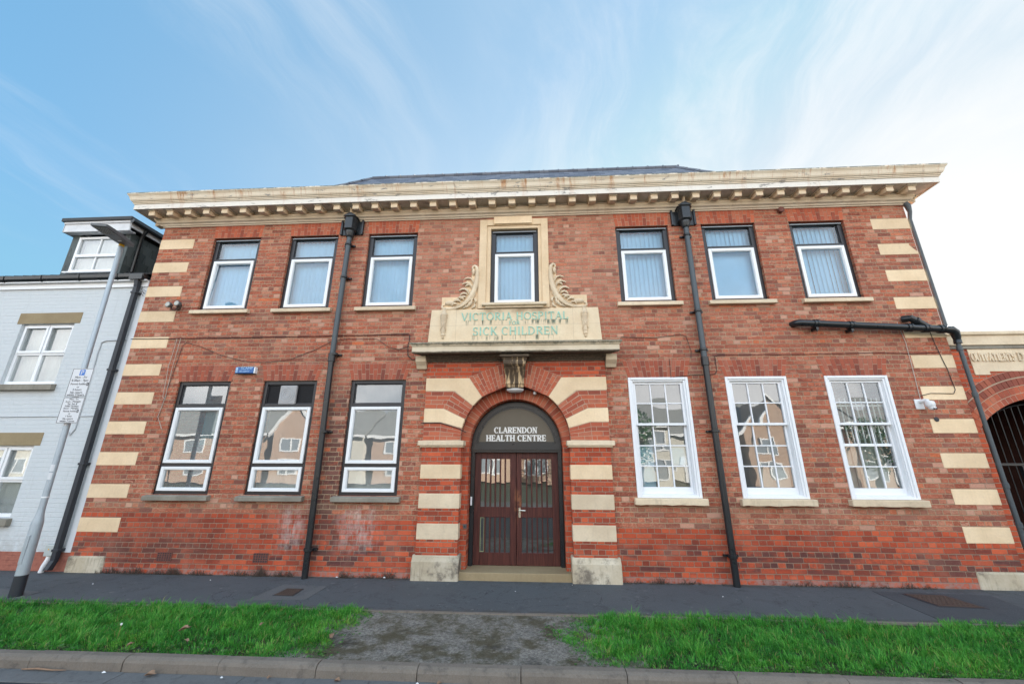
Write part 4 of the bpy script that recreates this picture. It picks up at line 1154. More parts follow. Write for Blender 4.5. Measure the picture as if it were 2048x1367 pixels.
# --- stroke lettering
def glyph(ch):
    T = {
     'A': (.86, [('l',.10,0,.50,1,'t'), ('l',.50,1,.90,0,'T'), ('l',.26,.34,.74,.34,'t'), ('s',.10,0), ('s',.90,0)]),
     'C': (.84, [('a',.54,.5,.42,.46,48,312), ('l',.83,.70,.83,.95,'t')]),
     'D': (.90, [('l',.16,0,.16,1,'T'), ('a',.34,.5,.52,.455,-90,90), ('l',.16,.955,.36,.955,'t'), ('l',.16,.045,.36,.045,'t'), ('s',.14,0), ('s',.14,1)]),
     'E': (.72, [('l',.20,0,.20,1,'T'), ('l',.2,.955,.90,.955,'t'), ('l',.2,.045,.93,.045,'t'), ('l',.2,.5,.74,.5,'t'), ('l',.88,.95,.88,.76,'t'), ('l',.91,.05,.91,.26,'t'), ('l',.74,.40,.74,.60,'t'), ('s',.16,0), ('s',.16,1)]),
     'F': (.68, [('l',.22,0,.22,1,'T'), ('l',.2,.955,.90,.955,'t'), ('l',.2,.5,.74,.5,'t'), ('l',.88,.95,.88,.76,'t'), ('s',.22,0), ('s',.18,1)]),
     'H': (.92, [('l',.18,0,.18,1,'T'), ('l',.82,0,.82,1,'T'), ('l',.18,.5,.82,.5,'t'), ('s',.18,0), ('s',.18,1), ('s',.82,0), ('s',.82,1)]),
     'I': (.38, [('l',.5,0,.5,1,'T'), ('s',.5,0), ('s',.5,1)]),
     'K': (.84, [('l',.18,0,.18,1,'T'), ('l',.22,.40,.80,1,'t'), ('l',.40,.58,.86,0,'T'), ('s',.18,0), ('s',.18,1), ('s',.84,0), ('s',.78,1)]),
     'L': (.70, [('l',.22,0,.22,1,'T'), ('l',.2,.045,.93,.045,'t'), ('l',.91,.05,.91,.28,'t'), ('s',.22,0), ('s',.22,1)]),
     'N': (.92, [('l',.17,0,.17,1,'t'), ('l',.17,1,.83,0,'T'), ('l',.83,0,.83,1,'t'), ('s',.17,0), ('s',.14,1), ('s',.83,1)]),
     'O': (.94, [('a',.5,.5,.43,.46,0,360)]),
     'P': (.74, [('l',.22,0,.22,1,'T'), ('a',.48,.72,.40,.235,-90,90), ('l',.2,.955,.5,.955,'t'), ('l',.2,.485,.5,.485,'t'), ('s',.22,0), ('s',.18,1)]),
     'R': (.84, [('l',.20,0,.20,1,'T'), ('a',.44,.73,.36,.225,-90,90), ('l',.2,.955,.46,.955,'t'), ('l',.2,.505,.46,.505,'t'), ('l',.48,.50,.88,.02,'T'), ('s',.20,0), ('s',.16,1), ('s',.88,0)]),
     'S': (.66, [('a',.5,.73,.36,.23,35,262), ('a',.5,.27,.38,.235,-145,82), ('l',.82,.72,.82,.96,'t'), ('l',.14,.04,.14,.30,'t')]),
     'T': (.82, [('l',.5,0,.5,1,'T'), ('l',.04,.955,.96,.955,'t'), ('l',.07,.96,.07,.74,'t'), ('l',.93,.96,.93,.74,'t'), ('s',.5,0)]),
     'U': (.88, [('l',.16,.36,.16,1,'T'), ('l',.84,.36,.84,1,'t'), ('a',.5,.38,.34,.34,180,360), ('s',.16,1), ('s',.84,1)]),
     'V': (.88, [('l',.10,1,.50,0,'T'), ('l',.50,0,.90,1,'t'), ('s',.10,1), ('s',.90,1)]),
    }
    return T[ch]
def lettering(text, x0, x1, z0, z1, y, T, t_, serif, sth, depth, name, mat, parent):
    h = z1-z0; units = []
    for ch in text: units.append(.42 if ch == ' ' else glyph(ch)[0] + .10)
    k = (x1-x0)/(sum(units)-.10); mb = MB(); x = x0; cnt = 0
    for ch, wv in zip(text, units):
        if ch != ' ':
            gw, strokes = glyph(ch)
            for s_ in strokes:
                yy = y - depth - .0002*(cnt % 11); cnt += 1
                if s_[0] == 'l':
                    ax, az, bx, bz = x+s_[1]*gw*k, z0+s_[2]*h, x+s_[3]*gw*k, z0+s_[4]*h
                    w = (T if s_[5] == 'T' else t_)*h/2; L = math.hypot(bx-ax, bz-az); nx, nz = -(bz-az)/L*w, (bx-ax)/L*w
                    if abs(az-bz) > .3*h and abs(ax-bx) > .05*h: # diagonals: cut level
                        ww = w*L/abs(bz-az); pts = [(ax-ww, az), (ax+ww, az), (bx+ww, bz), (bx-ww, bz)]
                    else: pts = [(ax+nx, az+nz), (ax-nx, az-nz), (bx-nx, bz-nz), (bx+nx, bz+nz)]
                    mb.prism(pts, yy, y)
                elif s_[0] == 's':
                    cx, cz = x+s_[1]*gw*k, z0+s_[2]*h; sg = 1 if s_[2] < .5 else -1
                    za, zb = sorted((cz, cz+sg*sth*h)); mb.prism([(cx-serif*h, za), (cx+serif*h, za), (cx+serif*h, zb), (cx-serif*h, zb)], yy, y)
                else:
                    _, cx, cz, rx, rz, a0, a1 = s_; n = max(8, int(abs(a1-a0)/14))
                    for q in range(n):
                        b0, b1 = R(a0+(a1-a0)*q/n), R(a0+(a1-a0)*(q+1)/n); pts = []
                        for aa, sg in ((b0, -1), (b1, -1), (b1, 1), (b0, 1)):
                            th = (t_ + (T-t_)*abs(math.cos(aa)))*h/2*sg; pts.append((x+cx*gw*k + (rx*gw*k+th)*math.cos(aa), z0+cz*h + (rz*h+th*.8)*math.sin(aa)))
                        mb.prism(pts, yy, y)
        x += wv*k
    return obj(name, mb, mat, parent)
lettering('VICTORIA HOSPITAL', -1.050, 1.020, 4.455, 4.612, -.045, .13, .065, .085, .05, .012, 'lettering', M['verdigris'], panel)
lettering('FOR', -.118, .090, 4.356, 4.432, -.045, .15, .09, .09, .07, .010, 'lettering', M['verdigris'], panel)
lettering('SICK CHILDREN', -.815, .820, 4.150, 4.315, -.045, .13, .065, .085, .05, .012, 'lettering', M['verdigris'], panel)

# --- door and fanlight
YD = .385
df = MB()
for s_ in (-1, 1):
    xa, xb = sorted((s_*.780, s_*.832)); df.box(xa, xb, YD-.03, YD+.10, .10, 2.005)
    xa, xb = sorted((s_*.765, s_*.780)); df.box(xa, xb, YD-.01, YD+.10, .118, 2.005)
df.box(-.832, .832, YD-.045, YD+.10, 2.005, 2.045); df.box(-.832, .832, YD-.075, YD+.10, 2.045, 2.075); df.box(-.832, .832, YD-.05, YD+.10, 2.075, 2.165)
def arch_band(mb, r0, r1, y0, y1, cz, zmin, n=40):
    a0 = math.degrees(math.asin((zmin-cz)/r1))
    A_, B_ = [], []
    for k in range(n+1):
        a = R(180-a0 - (180-2*a0)*k/n); A_.append((r0*math.cos(a), cz+r0*math.sin(a))); B_.append((r1*math.cos(a), cz+r1*math.sin(a)))
    for k in range(n): mb.prism([A_[k], A_[k+1], B_[k+1], B_[k]], y0, y1)
arch_band(df, .745, .832, YD-.03, YD+.10, 2.10, 2.165); arch_band(df, .712, .745, YD-.005, YD+.10, 2.10, 2.165); 
df.box(-.70, .70, YD-.02, YD+.08, 2.165, 2.192)
dfo = obj('door_frame', df, M['pipe'], portico)
fb = MB(); pts = [(.715*math.cos(R(a)), 2.10+.715*math.sin(R(a))) for a in [7.3+(165.4)*k/40 for k in range(41)]]
fb.prism(pts, YD+.010, YD+.03); fan_o = obj('fanlight', fb, M['fanboard'], portico)
lettering('CLARENDON', -.417, .393, 2.352, 2.462, YD+.010, .25, .13, .19, .11, .004, 'lettering', M['signletter'], fan_o)
lettering('HEALTH CENTRE', -.565, .556, 2.206, 2.318, YD+.010, .25, .13, .19, .11, .004, 'lettering', M['signletter'], fan_o)
YL = YD+.035
for s_ in (-1, 1):
    a, b_ = (-.764, -.004) if s_ < 0 else (.004, .764)
    g0, g1 = (a+.112, b_-.112) if s_ < 0 else (a+.092, b_-.120)
    lf = MB(); lf.box(a, g0, YL, YL+.045, .122, 2.003); lf.box(g1, b_, YL, YL+.045, .122, 2.003)
    lf.box(g0, g1, YL+.002, YL+.045, 1.885, 2.003); lf.box(g0, g1, YL+.002, YL+.045, .888, 1.062); lf.box(g0, g1, YL+.002, YL+.045, .122, .322)
    pitch = (g1-g0)/6
    for k in range(1, 6):
        xx = g0+pitch*k
        for z0, z1 in ((.322, .888), (1.062, 1.885)): lf.box(xx-.014, xx+.014, YL+.004, YL+.04, z0, z1)
    leaf_o = obj('door', lf, M['wood'], portico, .004)
    pn = MB()
    for k in range(6): flat_pane(pn, g0+pitch*k, g0+pitch*(k+1), .322, .888, YL+.03, .0025); flat_pane(pn, g0+pitch*k, g0+pitch*(k+1), 1.062, 1.885, YL+.03, .0025)
    obj('pane', pn, M['doorglass'], leaf_o, fix=False)
    bkp = MB(); bkp.quad((g0, YL+.10, .3), (g1, YL+.10, .3), (g1, YL+.10, 1.9), (g0, YL+.10, 1.9)); obj('backing', bkp, M['fanboard'], leaf_o, fix=False)
    if s_ > 0:
        hn = MB(); hn.box(.040, .076, YL-.010, YL-.0005, .885, 1.050); hn.tube([(.058, YL-.01, 1.008), (.058, YL-.05, 1.008), (.075, YL-.055, 1.010), (.165, YL-.055, 1.006)], .010, 8)
        obj('handle', hn, M['brass'], leaf_o, .003)
    else:
        kb = MB(); kb.frame(g0+.006, g0+pitch-.016,   .330, .880, .006, YL+.018, YL+.028); obj('glazing_bead', kb, plain('pale green bead', (.42,.46,.24), .5), leaf_o)

# --- downpipes, soil pipe, brick vents, cables
def downpipe(x, xb, zj, lean):
    mb = MB(); y = -.10
    mb.tube([(x, -.20, 7.0), (x, -.17, 6.90), (x, -.15, 6.80)], .028, 8)
    pipe_top = obj('downpipe', MB().tube([(x, y, 6.42), (x, y, 6.30), (x+lean*.1, y, zj)], .051, 16), M['pipegrey'], H, smooth=40)
    obj('spout', mb, M['cornice'], pipe_top, smooth=40)
    lo = MB(); lo.tube([(x+lean*.1, y, zj+.06), (x+lean*.1, y, zj-.10)], .068, 16); lo.tube([(x+lean*.1, y, zj-.08), (xb, y, .0)], .052, 16)
    obj('lower_pipe', lo, M['pipe'], pipe_top, smooth=40)
    hp = MB()
    # hopper head: bowed front with back wings
    hp.box(x-.23, x+.23, -.030, -.004, 6.44, 6.80)
    for a, b_ in ((x-.245, x-.205), (x+.205, x+.245)): hp.box(a, b_, -.06, -.004, 6.44, 6.79)
    fr = [(-.13, -.03), (-.13, -.14), (-.075, -.225), (.075, -.225), (.13, -.14), (.13, -.03)]
    def ring(z, k): return [(x + a*k, (b_+.03)*k-.03, z) for a, b_ in fr]
    lv = [(6.47, .80), (6.50, 1.0), (6.76, 1.0), (6.775, 1.14), (6.80, 1.14)]
    o = len(hp.v)
    for z, k in lv: hp.v += ring(z, k)
    for i in range(len(lv)-1):
        for q in range(5): hp.f.append((o+i*6+q, o+i*6+q+1, o+(i+1)*6+q+1, o+(i+1)*6+q))
    hp.f.append(tuple(o+q for q in range(5, -1, -1))); hp.f.append(tuple(o+(len(lv)-1)*6+q for q in range(6)))
    hp.prism([(x-.14, 6.80), (x+.14, 6.80), (x+.05, 6.86), (x, 6.885), (x-.05, 6.86)], -.22, -.19)
    hp.lathe([(.060, 6.33), (.075, 6.36), (.095, 6.43), (.10, 6.475)], x, y, 16)
    obj('hopper', hp, M['pipe'], pipe_top, .006)
    for z in (6.17, 5.42 if x < 0 else 4.55, 3.80, 2.35, .42):
        cl = MB(); f = (6.3-z)/6.3; xx = x + (xb-x)*f; cl.lathe([(.064, z-.022), (.070, z-.018), (.070, z+.018), (.064, z+.022)], xx, y, 16); cl.box(xx-.115, xx+.115, -.045, -.004, z-.016, z+.016)
        obj('pipe_bracket', cl, M['pipe'], pipe_top)
downpipe(-3.487, -3.452, 3.75, -.2); downpipe(3.435, 3.435, 3.60, .0)
sp = MB(); y = -.13
sp.tube([(5.155, .02, 4.285), (5.17, -.06, 4.285), (5.20, -.11, 4.280), (5.27, y, 4.268), (7.45, y, 4.125), (7.66, y, 4.105)], .062, 16)
sp.tube([(7.64, y, 4.108), (7.76, y+.005, 4.10), (7.835, y+.03, 4.06), (7.862, y+.05, 3.98), (7.865, y+.06, 3.90)], [.062, .070, .070, .060, .044], 16)
sp.tube([(7.10, -.03, 4.345), (7.14, y, 4.325), (7.22, y, 4.27), (7.40, y, 4.14)], [.066, .062, .060, .060], 14)
sp.lathe([(.055, 3.86), (.055, 3.92), (.045, 3.93)], 7.865, y+.06, 14)
soil = obj('soil_pipe', sp, M['pipe'], H, smooth=45)
cl = MB()
def collar(mb, p, q, r, n=14): mb.tube([p, q], r, n)
for xx in (5.475, 6.08, 7.06, 7.34, 7.60):
    zz = 4.268 - (xx-5.27)*.0656; cl = MB()
    for q in (-.028, .028): cl.tube([(xx+q-.016, y, zz), (xx+q+.016, y, zz-.002)], .077, 14)
    cl.tube([(xx-.03, y, zz), (xx+.03, y, zz-.003)], .070, 14); obj('pipe_collar', cl, M['pipe'], soil, smooth=40)
for xx in (5.48, 6.08): zz = 4.268 - (xx-5.27)*.0656; cl = MB(); cl.box(xx-.02, xx+.02, y-.02, -.004, zz-.115, zz-.06); cl.tube([(xx, y, zz-.05), (xx, y, zz-.14)], .016, 8); obj('pipe_hanger', cl, M['pipe'], soil, smooth=40)
cl = MB(); cl.tube([(7.20, y, 4.285), (7.235, y, 4.26)], .076, 14)
obj('pipe_collar', cl, M['pipe'], soil, smooth=40)
vp = MB(); vp.tube([(7.865, y+.06, 3.88), (7.860, y+.07, 0)], .031, 14)
obj('stack_pipe', vp, M['pipegrey'], soil, smooth=40)
for z in (3.78, 2.96, 1.50, .92):
    cl = MB(); cl.lathe([(.036, z-.05), (.040, z-.045), (.040, z+.03), (.033, z+.035)], 7.863, y+.065, 14)
    obj('stack_collar', cl, M['pipegrey'], soil)
cp = MB(); cp.tube([(7.80, -.02, 6.80), (7.83, -.03, 6.74), (7.845, -.02, 6.60), (7.84, .02, 6.45), (7.84, .02, 4.2)], [.05, .055, .035, .032, .032], 10)
obj('corner_pipe', cp, M['pipegrey'], H, smooth=40)
for x0, x1, z0, z1 in ((-6.159, -5.905, .200, .330), (-4.442, -4.192, .200, .340)):
    bk = MB(); bk.box(x0, x1, -.004, .03, z0, z1); ab = obj('air_brick', bk, M['blackbase'], H)
    gr = MB(); nx, nz = 6, 4
    for k in range(nx+1): xx = x0 + (x1-x0)*k/nx; gr.box(xx-.006, xx+.006, -.012, -.0045, z0, z1)
    for k in range(nz+1):
        zz = z0 + (z1-z0)*k/nz
        for q in range(nx): xa = x0+(x1-x0)*q/nx+.006; xb = x0+(x1-x0)*(q+1)/nx-.006; gr.box(xa, xb, -.0115, -.0045, zz-.006, zz+.006)
    obj('grille', gr, M['terracotta'], ab)
tv = MB(); tv.lathe([(.055, 0), (.06, .09), (.03, .10)], 0, 0, 12); tv.v = [(5.375+a, -c+.01, 6.715+b_) for a, b_, c in tv.v]; obj('vent_pipe', tv, M['terracotta'], H)
hl = MB(); hl.lathe([(.035, 0), (.04, .015), (.01, .016)], 0, 0, 10); hl.v = [(7.172+a, -c, 2.545+b_) for a, b_, c in hl.v]; obj('wall_plug', hl, M['blackbase'], H)
def cable(pts, r=.008, mat='cable', y=-.014):
    P = []
    for (a, c), (b_, d2) in zip(pts[:-1], pts[1:]):
        n = max(2, int(math.hypot(b_-a, d2-c)/.18))
        for k in range(n): P.append((a+(b_-a)*k/n, y+random.uniform(-.003, .003), c+(d2-c)*k/n+random.uniform(-.004, .004)))
    P.append((pts[-1][0], y, pts[-1][1]))
    obj('cable', MB().tube(P, r*.72, 5), M[mat], H, fix=False)
cable([(-7.8, 4.196), (-6.0, 4.19), (-3.6, 4.196), (-2.11, 4.212), (-2.06, 4.19), (-2.055, 4.07), (-2.075, 4.0), (-2.06, 3.78), (-1.98, 3.70), (-1.80, 3.69)], .010)
cable([(-6.80, 2.55), (-6.72, 3.4), (-6.66, 4.02), (-6.60, 4.11), (-6.3, 4.02), (-5.8, 3.83), (-5.3, 3.70), (-4.9, 3.675), (-4.4, 3.72), (-3.95, 3.90), (-3.6, 4.09), (-3.3, 4.13), (-2.7, 4.125), (-2.45, 3.95), (-2.25, 3.90), (-2.05, 3.97)], .006)
cable([(-6.735, 4.19), (-6.75, 3.6), (-6.74, 3.0), (-6.79, 2.64), (-6.65, 2.41)], .006, 'whitecable', -.022)
cable([(-6.80, 4.19), (-6.83, 3.6), (-6.79, 3.02), (-6.74, 2.98)], .006, 'whitecable', -.026)
cable([(1.99, 4.09), (2.6, 4.06), (3.10, 4.12), (3.19, 4.09), (3.25, 3.80), (3.23, 3.66)], .006)
cable([(2.80, 3.294), (3.20, 3.352), (3.38, 3.345), (3.62, 3.36), (3.655, 3.42), (3.66, 3.70), (3.75, 3.725), (4.6, 3.715), (5.5, 3.715), (6.6, 3.725), (7.1, 3.70), (7.58, 3.72)], .007)
cable([(2.83, 3.30), (2.84, 3.66)], .006)
cable([(6.99, 4.30), (7.04, 3.9), (7.02, 3.3), (7.005, 2.87)], .008, 'whitecable')
cable([(7.50, 4.26), (7.52, 3.95), (7.60, 3.40), (7.625, 3.05), (7.58, 2.98), (7.20, 2.99), (7.03, 2.95)], .008)
cable([(-1.70, 2.50), (-1.35, 2.50), (-1.0, 2.40), (-.87, 2.33)], .010, 'cable', YP-.014)

# fittings on the front: each could be unscrewed and lifted away
def inst(label, name, cat, loc): return thing(name, label, cat, loc)
t_ = inst('blue alarm box with white lettering between the left ground-floor windows', 'alarm_box', 'alarm box', (-5.215, 0, 3.44))
mb = MB(); mb.prism([(-5.400, 3.447), (-5.035, 3.447), (-5.030, 3.575), (-5.405, 3.575)], -.085, -.002); al = obj('cover', mb, M['blue'], t_, .015)
mb = MB(); mb.box(-5.034, -5.008, -.075, -.002, 3.45, 3.572); obj('side_panel', mb, M['upvc'], t_, .004)
def textmesh(body, size, x, y, z, name, mat, parent, align='CENTER'):
    cu = bpy.data.curves.new(name, 'FONT'); cu.body = body; cu.size = size; cu.align_x = align; cu.extrude = .0006
    tmp = bpy.data.objects.new(name, cu); C.objects.link(tmp)
    me = bpy.data.meshes.new_from_object(tmp.evaluated_get(bpy.context.evaluated_depsgraph_get()))
    bpy.data.objects.remove(tmp); bpy.data.curves.remove(cu)
    me.transform(Matrix.Translation((x, y, z)) @ Matrix.Rotation(R(90), 4, 'X'))
    return link_mesh(name, me, mat, parent)
M['alarmtext'] = plain('pale blue print', (.35,.55,.72), .5)
textmesh('SCAMP', .075, -5.17, -.0858, 3.522, 'lettering', M['alarmtext'], al)
textmesh('SECURITY', .045, -5.21, -.0858, 3.470, 'lettering', M['alarmtext'], al)
mb = MB(); mb.box(-5.385, -5.345, -.0858, -.0845, 3.50, 3.565); mb.box(-5.385, -5.345, -.0856, -.0845, 3.465, 3.49); obj('emblem', mb, M['alarmtext'], al)

t_ = inst('pair of small round floodlights on a curled bracket beside the upper left window', 'floodlight', 'floodlight', (-6.94, 0, 4.83))
mb = MB(); mb.tube([(-6.94, .0, 4.87), (-6.94, -.06, 4.87), (-6.94, -.07, 4.80)], .014, 8); mb.tube([(-7.02, -.12, 4.84), (-7.01, -.10, 4.79), (-6.96, -.08, 4.775), (-6.93, -.075, 4.79), (-6.90, -.08, 4.775), (-6.86, -.10, 4.80), (-6.85, -.12, 4.85)], .013, 8); mb.box(-6.97, -6.91, -.02, -.002, 4.83, 4.93)
obj('bracket', mb, M['rust'], t_)
for xx, zz in ((-7.03, 4.865), (-6.845, 4.885)):
    mb = MB(); mb.lathe([(.012, 0), (.045, .015), (.056, .05), (.058, .09), (.050, .095)], 0, 0, 14)
    mb.v = [(xx+a, -.10-c, zz+b_) for a, b_, c in mb.v]; lo = obj('lamp_head', mb, M['lampgrey'], t_, smooth=40)
    mb = MB(); mb.lathe([(.047, 0), (.045, .006)], 0, 0, 14); mb.v = [(xx+a, -.1965-c, zz+b_) for a, b_, c in mb.v]; obj('lens', mb, M['skylightlens'], lo)

t_ = inst('white dome security camera on a square plate right of the last sash window', 'security_camera', 'security camera', (6.96, 0, 2.75))
mb = MB(); mb.box(6.895, 7.035, -.02, -.002, 2.715, 2.885); obj('plate', mb, M['upvc'], t_, .006)
mb = MB(); mb.tube([(6.98, -.02, 2.84), (7.00, -.09, 2.85), (7.01, -.13, 2.84)], .035, 12); mb.lathe([(.045, 2.73), (.062, 2.75), (.066, 2.79), (.060, 2.825), (.035, 2.84)], 7.02, -.14, 16); obj('arm', mb, M['upvc'], t_, smooth=40)
mb = MB(); mb.lathe([(.012, 2.685), (.038, 2.692), (.052, 2.715), (.050, 2.735)], 7.03, -.15, 16); cm_ = obj('camera_ball', mb, M['upvc'], t_, smooth=50)
mb = MB()
for q in (-.018, .018): mb.tube([(7.03+q, -.19, 2.706), (7.03+q, -.205, 2.700)], .012, 8)
obj('lens', mb, M['ink'], cm_)

t_ = inst('round white bulkhead light under the keystone of the entrance arch', 'bulkhead_light', 'light', (0, -.05, 3.09))
mb = MB(); mb.lathe([(.02, 0), (.12, .01), (.152, .035), (.155, .06), (.14, .065)], 0, 0, 24); mb.v = [(a, -.02+b_*.85, 3.155-.085+c) for a, b_, c in mb.v]; mb.v = [(a, b_, c - .02) for a, b_, c in mb.v]
obj('diffuser', mb, M['upvc'], t_, smooth=40)
mb = MB(); mb.lathe([(.145, 3.115), (.15, 3.16)], 0, -.02, 20); obj('base', mb, M['lampgrey'], t_)
t_ = inst('small white sensor under the right side of the entrance arch', 'motion_sensor', 'sensor', (.36, 0, 3.07))
mb = MB(); mb.lathe([(.012, 3.02), (.030, 3.03), (.034, 3.06), (.020, 3.085)], .36, .05, 12); obj('housing', mb, M['upvc'], t_, smooth=40); mb = MB(); mb.tube([(.10, .04, 3.14), (.22, .05, 3.125), (.35, .05, 3.085)], .007, 5); obj('wire', mb, M['cable'], t_)
t_ = inst('small grey entry buzzer on the left door jamb', 'door_buzzer', 'buzzer', (-.87, .12, .78))
mb = MB(); mb.box(-.900, -.842, .105, .134, .745, .812); bz = obj('case', mb, M['lampgrey'], t_, .004); mb = MB(); mb.box(-.885, -.857, .100, .1045, .765, .795); obj('button', mb, M['ink'], bz)
t_ = inst('narrow white contact box on the black door frame, left side', 'contact_box', 'door sensor', (-.81, YD-.03, 1.1))
mb = MB(); mb.box(-.822, -.792, YD-.06, YD-.031, 1.09, 1.235); obj('case', mb, M['upvc'], t_, .004)

# =================================================================== LEFT HOUSE
YH = .03; hx1 = -7.795
T = thing('terraced_house', 'pale grey painted terraced house with a slate-hung dormer, left of the hospital', 'house', (-11, YH, 0))
hw = [(-10.375, -9.195, 3.30, 4.575), (-10.32, -9.165, .845, 2.11), (-13.9, -12.72, 3.30, 4.575), (-13.9, -12.72, .845, 2.11)]
hm = wall_with_holes(-16, hx1, -.2, 5.52, hw, YH, .28)
hm.box(-16, -15.7, YH+.281, 7, -.2, 5.5); hm.box(hx1-.28, hx1-.001, YH+.281, 7, -.2, 5.5)
obj('wall', hm, M['paintbrick'], T, fix=False)
fa = MB(); fa.box(-16, hx1+.01, YH-.035, YH+.02, 5.36, 5.49); fa.box(-16, hx1+.01, YH-.105, YH-.036, 5.475, 5.50); obj('fascia', fa, M['upvc'], T, .004)
gu = MB(); gu.prism_x([(YH-.02, 5.50), (YH-.10, 5.50), (YH-.15, 5.54), (YH-.16, 5.615), (YH-.14, 5.615), (YH-.02, 5.60)], -16, hx1-.02)
for k in range(9): xx = -15.3+.86*k; gu.prism_x([(YH-.018, 5.488), (YH-.108, 5.488), (YH-.162, 5.533), (YH-.172, 5.622), (YH-.018, 5.622)], xx-.02, xx+.02)
gu.box(-8.12, -7.83, YH-.165, YH-.03, 5.478, 5.606)
gut = obj('gutter', gu, M['pipe'], T, .004)
dp = MB(); dp.box(-8.005, -7.920, YH-.125, YH-.045, .20, 5.34); dp.prism_x([(YH-.125, 5.341), (YH-.045, 5.341), (YH-.06, 5.50), (YH-.15, 5.50)], -8.005, -7.920); dp.prism_x([(YH-.125, .199), (YH-.045, .199), (YH-.10, .04), (YH-.19, .06)], -8.005, -7.920)
for z in (5.2, 3.55, 1.78, .35): dp.box(-8.025, -7.900, YH-.132, YH, z-.02, z+.02)
obj('downpipe', dp, M['blackbase'], T, .006)
te = MB(); te.box(-7.90, hx1+.022, YH-.012, YH+.0, .30, 5.36); obj('render_strip', te, plain('white masonry paint', (.66,.68,.70), .8, 0, .08, 6, .002), T)
def upvc_window(x0, x1, z0, z1, par, y, mid=None, transom=.5, curtain=True, sashbars=False):
    mb = MB(); mb.frame(x0, x1, z0, z1, .06, y, y+.07); zt_ = z0+(z1-z0)*transom
    if sashbars:
        mb.box(x0+.06, x1-.06, y-.006, y+.07, zt_-.035, zt_+.035); xm = (x0+x1)/2
        for za, zb in ((z0+.06, zt_-.035), (zt_+.035, z1-.06)): mb.box(xm-.016, xm+.016, y+.01, y+.06, za, zb)
    else:
        xm = mid if mid is not None else (x0+x1)/2
        mb.box(x0+.06, x1-.06, y+.002, y+.07, zt_-.032, zt_+.032)
        for za, zb in ((z0+.06, zt_-.032), (zt_+.032, z1-.06)): mb.box(xm-.034, xm+.034, y+.001, y+.07, za, zb)
        for xa, xb in ((x0+.03, xm-.012), (xm+.012, x1-.03)): mb.frame(xa, xb, zt_+.012, z1-.03, .052, y-.018, y)
    w = obj('window', mb, M['upvc'], par, .005)
    pn = MB(); xm = (x0+x1)/2
    for xa, xb in ((x0+.06, xm), (xm, x1-.06)): flat_pane(pn, xa, xb, z0+.06, zt_, y+.035, .004); flat_pane(pn, xa, xb, zt_, z1-.06, y+.035, .004)
    obj('pane', pn, M['glass'], w, fix=False)
    if curtain: obj('net_curtain', wavy_blind(x0+.03, x1-.03, z0+.03, z1-.03, y+.16, .11), M['curtain'], w, fix=False)
    return w
for i, (a, b_, c, d2) in enumerate(hw):
    w = upvc_window(a+.002, b_-.002, c+.002, d2-.002, T, YH+.06)
    s = MB(); s.prism_x([(YH-.085, c-.135), (YH-.085, c-.02), (YH+.05, c), (YH+.05, c-.135)], a-.06, b_+.06); obj('sill', s, M['stonegrey'], w, .006)
    l = MB(); l.box(a-.11, b_+.115, YH-.008, YH+.10, d2+.001, d2+.240); obj('lintel', l, M['lintel'], w, .004)
# roof
rf = MB(); sl_ = math.tan(R(26))
rf.add([(-16, YH-.13, 5.59), (hx1-.005, YH-.13, 5.59), (hx1-.005, 3.6, 5.59+3.7*sl_), (-16, 3.6, 5.59+3.7*sl_), (hx1-.005, 7.2, 5.59), (-16, 7.2, 5.59)], [(0,1,2,3), (3,2,4,5), (0,5,4,1)])
hr = obj('roof', rf, M['tile'], T)
tl = MB()
for row in range(8):
    yy = YH-.13 + row*.30; zz = 5.60 + row*.30*sl_; x = -16.0
    while x < hx1-.3:
        tl.prism_x([(yy, zz), (yy, zz+.022), (yy+.32, zz+.022+.30*sl_), (yy+.32, zz+.30*sl_)], x+.004, x+.17)
        tl.tube([(x+.185, yy-.004, zz+.016), (x+.185, yy+.31, zz+.016+.30*sl_)], .026, 6); x += .21
obj('roof_tile', tl, M['tile'], hr)
# dormer
dx0, dx1, dy0 = -10.49, -9.045, .42
dm = MB(); 
zb = 5.80; ztp = 6.97
dm.box(dx0, dx0+.19, dy0, 2.9, zb, ztp); dm.box(-9.185, dx1, dy0, 2.9, zb, ztp); dm.box(dx0+.19, -9.185, dy0, 2.9, zb, 5.955); dm.box(dx0+.19, -9.185, dy0+.3, 2.9, 5.955, ztp)
do = obj('dormer', dm, M['hung'], T, fix=True)
w = upvc_window(-10.298, -9.187, 5.957, 6.87, do, dy0-.02, None, .46, True, True)
sb = MB(); sb.box(-10.36, -9.13, dy0-.08, dy0-.021, 5.925, 5.957); obj('dormer_sill', sb, M['upvc'], do, .004)
ap = MB(); ap.prism_x([(dy0-.32, 5.745), (dy0-.02, 5.90), (dy0-.015, 5.90), (dy0-.015, 5.74)], -10.45, -8.98)
ap.prism([(0,0),(0,0),(0,0)], 0, 0) if False else None
ap.add([(dx1+.002, dy0-.02, 5.86), (dx1+.10, dy0-.02, 5.80), (dx1+.10, 2.3, 5.80+1.9*sl_), (dx1+.002, 2.3, 5.90+1.9*sl_)], [(0,1,2,3)])
obj('lead_flashing', ap, M['lead'], do)
fs = MB(); fs.box(dx0-.10, dx1+.10, dy0-.16, dy0-.13, 6.93, 7.17); fs.box(dx0-.10, dx1+.10, dy0-.13, dy0-.001, 6.93, 6.95); fs.box(dx1+.08, dx1+.11, dy0-.16, 2.9, 7.02, 7.17); fs.box(dx0-.11, dx0-.08, dy0-.16, 2.9, 6.93, 7.17)
fs.box(dx0-.10, dx1+.11, dy0-.185, dy0-.1605, 7.13, 7.18)
obj('dormer_fascia', fs, plain('peeling white paint', (.66,.66,.67), .7, 0, .25, 5, .004), do, .004)
